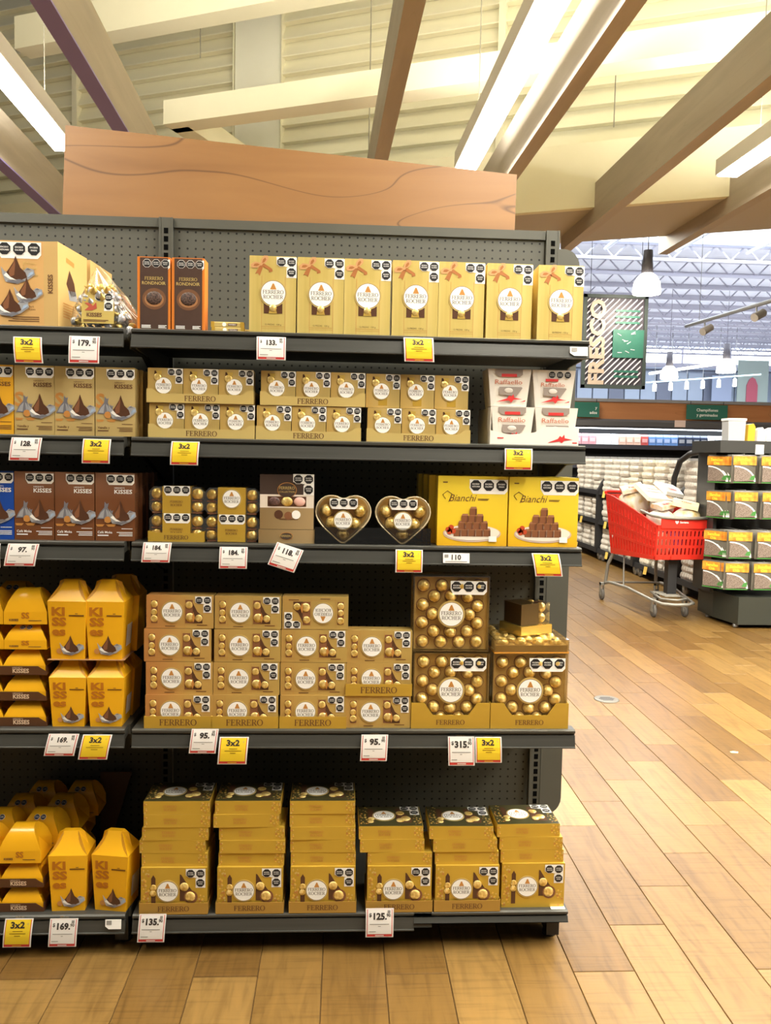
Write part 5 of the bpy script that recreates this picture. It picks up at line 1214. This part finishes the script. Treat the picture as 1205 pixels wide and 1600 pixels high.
# odds and ends on the rack top
q = MB(); q.prism([(-.07, 0), (.07, 0), (.075, .17), (-.075, .17)], -.06, .06, mat('bin_grey', (.45, .45, .46), .35)); t2 = thing('plastic_bin', 'grey plastic bin with white rim on top of the snack rack', 'bin', (3.86, 4.6, 1.56)); obj('bin_body', q, t2); obj('rim', MB().box(-.08, .08, -.065, .065, .17, .19, TWHITE), t2)
q = MB().prism([(-.035, 0), (.035, 0), (.04, .12), (.02, .15), (-.03, .14)], -.03, .03, mat('yellow_bag', (.72, .42, .03), .4)); tag(obj('yellow_pack', q, None, (3.995, 4.6, 1.56), (0, 0, .2)), 'yellow pack standing on the snack rack beside the grey bin', 'food pack')
for k, (x, w_) in enumerate(((4.085, .07), (4.17, .08))): q = MB().prism([(-w_/2, 0), (w_/2, 0), (w_*.45, .09), (w_*.1, .12), (-w_*.45, .10)], -.04, .04, TWHITE); tag(obj('white_pack', q, None, (x, 4.6, 1.56)), f'white pack on top of the snack rack, {("beside the yellow pack", "at the frame edge")[k]}', 'food pack', 'white packs on the snack rack')

# red shopping cart
CRED = mat('cart_red', (.70, .030, .018), .32); CGREY = mat('cart_grey', (.28, .27, .24), .42, .35); TYRE = mat('tyre', (.12, .11, .10), .7)
t = thing('shopping_cart', 'red plastic shopping cart on a grey frame, filled with groceries', 'cart', (3.42, 5.2, 0))
def L3(p): return (p[0]-3.42, p[1]-5.2, p[2])
def wall(A, B, A2, B2, nr, bands, name, fine=.10, topcurve=None):
    """moulded wall between bottom edge A-B and top edge A2-B2: bands, ribs and open slots"""
    A, B, A2, B2 = [Vector(L3(v)) for v in (A, B, A2, B2)]
    n = (B-A).cross(A2-A).normalized()*.006; q = MB()
    def pt(u, v):
        b = A.lerp(B, u); tt = A2.lerp(B2, u)
        if topcurve: tt = tt+Vector((0, 0, topcurve(u)))
        return b.lerp(tt, v)
    def patch(u0, u1, v0, v1, m=CRED, k=1):
        for i in range(k):
            a, b = u0+(u1-u0)*i/k, u0+(u1-u0)*(i+1)/k
            c = [pt(a, v0), pt(b, v0), pt(b, v1), pt(a, v1)]
            V = [tuple(x+n) for x in c]+[tuple(x-n) for x in c]
            q.raw(V, [(0, 1, 2, 3), (7, 6, 5, 4), (0, 4, 5, 1), (1, 5, 6, 2), (2, 6, 7, 3), (3, 7, 4, 0)], m)
    for v0, v1 in bands: patch(0, 1, v0, v1, CRED, 6)
    for i in range(nr+1): u = i/nr; w_ = .30/nr; patch(max(0, u-w_), min(1, u+w_), 0, 1)
    return obj(name, q, t)
RL, FL, FR, RR = (3.20, 5.64, .47), (3.29, 4.76, .52), (3.74, 4.76, .53), (3.66, 5.64, .47)
RL2, FL2, FR2, RR2 = (3.14, 5.68, 1.05), (3.29, 4.73, .825), (3.755, 4.73, .825), (3.72, 5.68, 1.05)
crv = lambda u: .05*math.sin(PI*min(1, u*1.1))-.035*math.sin(PI*u)**2
wall(RL, FL, RL2, FL2, 16, ((0, .10), (.30, .36), (.50, .55), (.70, .75), (.90, 1)), 'side_wall', topcurve=crv)
wall(FR, RR, FR2, RR2, 16, ((0, .10), (.30, .36), (.50, .55), (.70, .75), (.90, 1)), 'side_wall', topcurve=lambda u: crv(1-u))
wall(FL, FR, FL2, FR2, 13, ((0, .14), (.34, .42), (.60, .68), (.84, 1)), 'front_wall')
wall(RR, RL, RR2, RL2, 13, ((0, .14), (.34, .42), (.60, .68), (.90, 1)), 'rear_wall')
q = MB(); q.poly([L3(v) for v in (RL, FL, FR, RR)], CRED); q.poly([L3((v[0], v[1], v[2]+.01)) for v in (RR, FR, FL, RL)], CRED); obj('basket_floor', q, t)
q = MB(); q.box(-.10, .325, -.485, -.472, .80, .885, CRED); pl = obj('brand_plate', q, t)
q = MB(); HW = TWHITE
for s in (-1, 1): q.flat([(-.012*0+.035, .838), (.035+s*.012, .850), (.035+s*.016, .862), (.035+s*.008, .868), (.035, .860)][::s], -.487, HW)
q.text('Soriana', .018, .10, .846, -.487, HW, bold=.02); obj('lettering', q, pl)
q = MB()
for s in (-1, 1): q.poly([(-.245-.001, .36-.012, .60+.03), (-.245-.001, .36-.012+s*.016, .60+.05), (-.247, .36-.012+s*.01, .60+.062), (-.247, .348, .655)], HW)
obj('side_emblem', q, t)
q = MB(); q.tube([L3(p) for p in ((3.26, 5.05, .93), (3.285, 4.85, .90), (3.33, 4.715, .893), (3.45, 4.70, .89), (3.62, 4.70, .89), (3.74, 4.715, .893), (3.775, 4.85, .90), (3.76, 5.05, .95))], .014, CGREY, 8); obj('grey_rim', q, t)
q = MB(); q.tube([L3(p) for p in ((3.15, 5.72, 1.06), (3.16, 5.76, 1.07), (3.70, 5.76, 1.07), (3.72, 5.72, 1.06))], .016, CRED, 8); obj('push_handle', q, t)
q = MB(); q.tube([L3(p) for p in ((3.17, 5.74, .16), (3.18, 5.6, .19), (3.22, 5.2, .20), (3.27, 4.72, .17), (3.31, 4.60, .16), (3.40, 4.56, .16), (3.52, 4.57, .16), (3.60, 4.64, .16), (3.66, 5.2, .20), (3.69, 5.6, .19), (3.69, 5.74, .16))], .014, CGREY, 8)
q.tube([L3(p) for p in ((3.36, 5.0, .20), (3.33, 4.68, .19), (3.45, 4.62, .19), (3.55, 4.68, .19), (3.55, 5.0, .20))], .010, CGREY, 6); q.tube([L3(p) for p in ((3.17, 5.6, .19), (3.69, 5.6, .19))], .010, CGREY, 6); obj('base_loop', q, t)
q = MB()
for k in range(6): q.tube([L3((3.36+.006*k, 5.0-.05*k, .20)), L3((3.55-.004*k, 5.0-.05*k, .20))], .006, CGREY, 5)
obj('base_slats', q, t)
for pp, rr in ((((3.17, 5.70, .17), (3.185, 5.68, .36), (3.215, 5.60, .49)), .016), (((3.68, 5.70, .17), (3.665, 5.68, .36), (3.645, 5.60, .49)), .016), (((3.235, 5.36, .20), (3.245, 5.40, .36), (3.25, 5.42, .49)), .008)):
    obj('rear_post', MB().tube([L3(p) for p in pp], rr, CGREY, 8), t)
q = MB(); q.box(.04, .12, -.33, -.24, .19, .53, BLK); obj('front_post', q, t)
WH = MB().lathe([(0, -.014), (.026, -.014), (.028, -.010), (.028, .010), (.026, .014), (0, .014)], (0, 0, .055), CGREY, 16, 'x').lathe([(.028, -.013), (.05, -.014), (.055, -.008), (.055, .008), (.05, .014), (.028, .013)], (0, 0, .055), TYRE, 20, 'x').mesh('wheel')
FK = MB().prism([(-.02, .05), (.02, .05), (.022, .16), (-.022, .16)], -.02, .03, CGREY).mesh('caster_fork')
for p in ((3.14, 5.70), (3.69, 5.70), (3.33, 4.84), (3.62, 4.86)):
    o = obj('wheel', WH, t, L3((*p, 0)))
    q = MB(); q.box(-.019, -.015, -.015, .03, .05, .17, CGREY); q.box(.015, .019, -.015, .03, .05, .17, CGREY); q.box(-.019, .019, -.015, .03, .145, .17, CGREY); obj('caster_fork', q, o)
# groceries in the cart
GW = noisy('wrap_white', (.82, .80, .74), (.62, .44, .24), (9, 9, 9), .3, lo=.5, hi=.72); GC = noisy('wrap_cream', (.82, .78, .66), (.60, .45, .14), (12, 12, 12), .35, lo=.42, hi=.66); GO = noisy('wrap_orange_print', (.70, .66, .58), (.62, .30, .08), (16, 16, 16), .35); GP = mat('wrap_purple', (.16, .07, .30), .4)
def lump(w, d, h, m, seed):
    r = random.Random(seed); q = MB(); q.ball((0, 0, 0), 1, m, 12, 8)
    ph = [r.uniform(0, 6) for _ in range(4)]
    q.v = [(w/2*x*(1+.12*math.sin(5*y+ph[0])), d/2*y*(1+.12*math.sin(4*z+ph[1])), h/2*(z if abs(z) < .5 else math.copysign(.5+(abs(z)-.5)*.6, z))*(1+.15*math.sin(6*x+ph[2]+3*y))) for x, y, z in q.v]
    return q
for i, (x, y, z, w_, d_, h_, m, lab) in enumerate(((3.34, 5.45, .98, .28, .32, .30, GC, 'cream wrapped grocery pack at the high end of the cart'), (3.58, 5.40, .98, .26, .34, .30, GW, 'white bag behind the flat pack in the cart'), (3.42, 4.98, .86, .24, .30, .20, GW, 'white bag lying near the front of the cart'), (3.63, 4.92, .88, .25, .30, .20, GC, 'cream bag at the front right of the cart'),
        (3.40, 5.25, .66, .30, .45, .34, GO, 'patterned pack low in the cart'), (3.58, 5.15, .66, .26, .40, .32, GP, 'purple pack low in the cart'), (3.40, 4.90, .65, .20, .18, .24, GC, 'yellowish pack low at the front of the cart'))):
    tag(obj('grocery_bag', lump(w_, d_, h_, m, i), None, (x, y, z)), lab, 'grocery', 'groceries in the cart')
t2 = thing('flat_pack', 'flat white pack with red and orange print lying on the cart load', 'grocery', (3.43, 5.20, 1.06), 0, 'groceries in the cart', (.48, .12, .3)); obj('pack_body', MB().box(-.15, .15, -.13, .13, 0, .04, mat('pack_white_gloss', (.84, .82, .76), .25)), t2)
q = MB()
for k, s in enumerate(('Tostadas', 'Sanissimo')): q.text(s, .035, -.03, .04-.06*k, 0, REDINK, shear=.2)
q.v = [(x, z, .041) for x, y, z in q.v]; obj('lettering', q, t2)
q = MB(); q.poly([(.08, -.1, .0405), (.14, -.12, .0405), (.14, .12, .0405), (.04, .12, .0405), (.10, .02, .0405)], GO); obj('printed_art', q, t2)

for i, (loc, rot_, sz, m, word, lab) in enumerate((((3.30, 5.42, 1.10), (.3, -.25, -.2), (.10, .09), GO, 'Pan', 'small patterned pack on top of the cart load at the high end'), ((3.60, 5.30, 1.10), (.55, .15, .5), (.12, .10), MATS['pack_white_gloss'], 'Leche', 'white pack leaning behind the flat pack in the cart'), ((3.60, 4.90, .985), (.25, .2, -.4), (.11, .08), mat('pack_buttery', (.80, .70, .42), .3), 'Trigo', 'buttery yellow pack on top of the front right load'), ((3.42, 4.95, .965), (.2, -.15, .5), (.09, .07), GO, 'Maíz', 'patterned pack on top of the front left load'))):
    t2 = thing('grocery_pack', lab, 'grocery', loc, 0, 'groceries in the cart', rot_); a, b = sz
    q = MB(); q.prismx([(-b, .005), (-b+.01, 0), (b-.01, 0), (b, .005), (b*.85, .035), (0, .045), (-b*.85, .035)], -a, a, m); obj('pack_body', q, t2)
    q = MB(); q.text(word, .03, 0, -.02, 0, REDINK, bold=.03); q.v = [(x, z-b*.3, .0445) for x, y, z in q.v]; obj('lettering', q, t2)
# hanging store sign
t = thing('hanging_sign', 'dark hanging sign with diagonal slats and tall vertical beige lettering', 'sign', (4.255, 9.0, 2.36)); SW, SH = .445, 1.27
DKP = mat('sign_dark', (.05, .045, .06), .5); SLW = mat('sign_slat_white', (.66, .64, .70), .5); BEI = mat('sign_beige', (.44, .345, .26), .5)
obj('board', MB().box(-SW, SW, .0, .03, 0, SH, DKP), t)
q = MB(); gt = mat('sign_frame_green', (.035, .05, .045), .5)
for a in ((-SW, -SW+.045, 0, SH), (SW-.045, SW, 0, SH), (-SW, SW, 0, .045), (-SW, SW, SH-.045, SH)): q.box(a[0], a[1], -.03, .0, a[2], a[3], gt)
obj('frame', q, t)
q = MB(); x0, x1, zz0, zz1 = -SW+.05, SW-.05, .05, SH-.05
for k in range(-12, 24):
    c = k*.082    # line z = x + c
    a = max(x0, zz0-c); b = min(x1, zz1-c)
    if b-a > .03: q.prism([(a, a+c), (b-.02, b+c-.02), (b-.02, b+c), (a, a+c+.022)], -.018, -.002, SLW)
obj('diagonal_slats', q, t)
q = MB(); q.text('FRESCO', .205, -.150, SH/2-.01, -.035, BEI, rot=PI/2, bold=.035, sx=1.12); q.v = [(x, y, z) for x, y, z in q.v]; obj('lettering', q, t)
q = MB(); q.box(-.03, SW-.045, -.034, -.02, .42, .80, SIGNG); gp = obj('green_panel', q, t)
q = MB()
for k in range(9):
    a = rn.uniform(.03, .30); z = rn.uniform(.47, .75); an = rn.uniform(-.6, .6); l = .06
    q.tube([(a, -.036, z), (a+l*math.cos(an), -.036, z+l*math.sin(an))], .006, SLW, 4)
obj('drawn_leaves', q, gp)
q = MB()
for z in (.88, .96, 1.04, .22, .15): q.rect(.0, .34, z, z+.03, -.022, SIGNG)
obj('green_print', q, t)
q = MB()
for x in (-.35, .35): q.tube([(x, .015, SH), (x, .015, 4.1)], .004, BLK, 5)
obj('hanger_wires', q, t)
# pendant lamps
GLOW = mat('pendant_glass', (.9, .9, .88), .4, emit=(1, .93, .84), es=3.2); PDK = mat('pendant_dark', (.12, .11, .12), .45)
def pendant(x, y, z, s, label, top=6.5):
    t = thing('pendant_lamp', label, 'lamp', (x, y, z), 0, 'bell pendant lamps')
    q = MB(); q.lathe([(.175*s, 0), (.18*s, .03*s), (.165*s, .14*s), (.12*s, .22*s), (.07*s, .26*s), (.0, .265*s)], (0, 0, 0), GLOW, 24); obj('shade', q, t)
    q = MB(); q.lathe([(0, .25*s), (.072*s, .25*s), (.06*s, .55*s), (0, .55*s)], (0, 0, 0), PDK, 18); obj('socket', q, t)
    q = MB(); q.tube([(0, 0, .55*s), (0, 0, top-z)], .006, PDK, 6); obj('cord', q, t)
    d = bpy.data.lights.new('pendant_light', 'POINT'); d.energy = 38*s*s; d.color = (1, .86, .70); d.shadow_soft_size = .12*s
    o = bpy.data.objects.new('pendant_light', d); COL.objects.link(o); o.parent = t; o.location = (0, 0, -.06)
pendant(4.44, 8.35, 3.525, 1.0, 'glowing bell pendant lamp above the hanging sign')
pendant(11.97, 22, 4.05, 1.55, 'distant white bell pendant lamp near the posters'); pendant(10.24, 22, 3.82, 1.45, 'distant pendant lamp right of the hanging sign')
# track rail with spotlights
t = thing('track_light', 'grey track rail with two spotlights hanging at upper right', 'lamp', (0, 0, 0))
ta, tb = Vector((5.67, 10.0, 3.4)), Vector((5.87, 7.92, 3.4))
tb = ta+(tb-ta)*1.5; q = MB(); q.tube([ta, tb], .028, GREYM, 8); obj('rail', q, t)
for k, f in enumerate((.17, .57)):
    p = ta.lerp(tb, f); q = MB(); q.tube([p, p+Vector((0, 0, -.08))], .012, GREYM, 6); q.tube([p+Vector((.10, .02, -.09)), p+Vector((-.05, -.05, -.17))], .055, mat('spot_beige', (.42, .38, .33), .45), 12); obj('spotlight', q, t)
q = MB()
for f in (.12, .9): p = ta.lerp(tb, f); q.tube([p, (p.x, p.y, 6.4)], .004, GREYM, 5)
obj('suspension_wires', q, t)
led(2.55, 5.4, 10.6, 'added unseen linear lamp over the egg aisle behind the bulkhead', 1.4, 3.9)  # hidden lamp added to brighten the egg cartons
# far roof and wall
DECK = noisy('far_deck', (.78, .78, .84), (.84, .84, .89), (.5, 9, 1), .6); JST = mat('joist_grey', (.55, .54, .62), .6)
t = struct('ceiling_far', MB().box(2, 32, 8, 36, 6.5, 6.6, DECK))
for k in range(12):
    y = 17.0+k*1.5
    q = MB(); q.box(2, 32, -.04, .04, 6.05, 6.12, JST); q.box(2, 32, -.04, .04, 6.40, 6.5, JST)
    for j in range(40): x = 4+j*.7; q.tube([(x, 0, 6.1), (x+.35, 0, 6.45)], .02, JST, 4, caps=False); q.tube([(x+.35, 0, 6.45), (x+.7, 0, 6.1)], .02, JST, 4, caps=False)
    obj('joist', q, t, (0, y, 0))
SKY = mat('skylight_glass', (.8, .9, 1), .4, emit=(.80, .90, 1), es=1.1)
for k, y in enumerate((12.2, 15.0)): o = struct(f'window_{k+2}', MB().box(4, 16, y, y+1.9, 6.44, 6.49, SKY))
for k in range(7): x = 5.0+k*1.7; q = MB(); q.tube([(x, 12, 6.3), (x-.1, 17, 6.3)], .05, mat('pipe_white', (.75, .78, .85), .5), 8); tag(obj('roof_pipe', q), f'white roof pipe under the far skylight, {nth(k+1)} from the left', 'pipe', 'white pipes under the skylight')
area_light('skylight_light', (10, 15, 6.3), 12, 5, 650, (.80, .88, 1))
area_light('skylight_light', (14, 26, 6.0), 14, 10, 800, (.80, .88, 1))
FW = mat('far_wall_blue', (.34, .38, .46), .6)
wl = struct('wall_back', MB().box(2, 34, 34.2, 34.4, 0, 6.6, FW))
o = struct('window_1', MB().box(6, 34, 34.0, 34.1, 5.72, 6.42, mat('daylight_glass', (.9, .95, 1), .4, emit=(.86, .93, 1), es=2.6)))
for k in range(12): obj('mullion', MB().box(-.04, .04, -.04, .0, 5.72, 6.42, JST), o, (9+k*2.2, 34, 0))
obj('sill_bar', MB().box(6, 34, 33.9, 34.0, 5.52, 5.72, JST), wl); obj('sill_bar', MB().box(6, 34, 33.8, 33.9, 5.36, 5.44, mat('far_bar_dark', (.10, .11, .14), .5)), wl)
GLZ = mat('far_glazing', (.45, .52, .62), .25)
for k in range(14):
    x = 10.2+k*.72
    obj('pane', MB().box(x, x+.66, 34.05, 34.12, 4.0, 5.32, GLZ if k % 3 else mat('far_glazing_dark', (.20, .22, .28), .3)), wl)
POST = [(18.05, 19.45, 4.05, 5.9, (.42, .50, .44), 'pale green'), (18.45, 18.95, 4.05, 5.15, (.55, .12, .16), 'red figure'), (16.9, 17.8, 4.05, 5.2, (.38, .44, .58), 'bluish'), (19.7, 21.2, 4.05, 5.9, (.30, .30, .36), 'grey')]
for i, (a, b, c, d_, col, nm) in enumerate(POST):
    q = MB()
    if i == 1: q.prism([(a, c), (b, c), (b, d_-.35), (b-.12, d_-.08), ((a+b)/2, d_), (a+.12, d_-.08), (a, d_-.35)], 33.66, 33.70, mat(f'poster_{i}', col, .6))
    else: q.box(a, b, 33.72, 33.76, c, d_, mat(f'poster_{i}', col, .6))
    tag(obj('wall_poster', q), f'distant {nm} wall poster high on the far wall', 'poster', 'far wall posters')
q = MB(); q.text('N', .6, 20.1, 4.15, 33.70, TWHITE, bold=.03); tag(obj('poster_letter', q), 'distant white letter on the grey far wall poster', 'sign')
BL = mat('far_led', (1, 1, 1), .4, emit=(.9, .95, 1), es=4)
q = MB(); q.tube([(11.9, 28, 4.6), (13.6, 25.0, 4.75)], .05, BL, 8); tag(obj('far_lamp', q), 'distant bright linear lamp right of the hanging sign', 'lamp', 'distant linear lamps')
q = MB(); q.tube([(12.3, 29.4, 4.4), (15.9, 27.5, 4.62)], .025, mat('far_cyan', (.5, .7, .75), .4, emit=(.6, .85, .9), es=1.2), 8); tag(obj('far_lamp', q), 'distant thin bluish lamp line below the bright lamp', 'lamp', 'distant linear lamps')
for k in range(6):
    x = 12.3+k*.62; q = MB(); q.lathe([(.07, 0), (.07, .25), (.02, .32), (0, .32)], (0, 0, 0), BL, 10); q.tube([(0, 0, .3), (0, 0, 2.5-.05*k)], .012, GREYM, 5); tag(obj('far_spot', q, None, (x, 28.5, 4.0+.05*k)), f'{ORD[k]} of the small distant spot lamps above the wall case', 'lamp', 'small distant spot lamps')
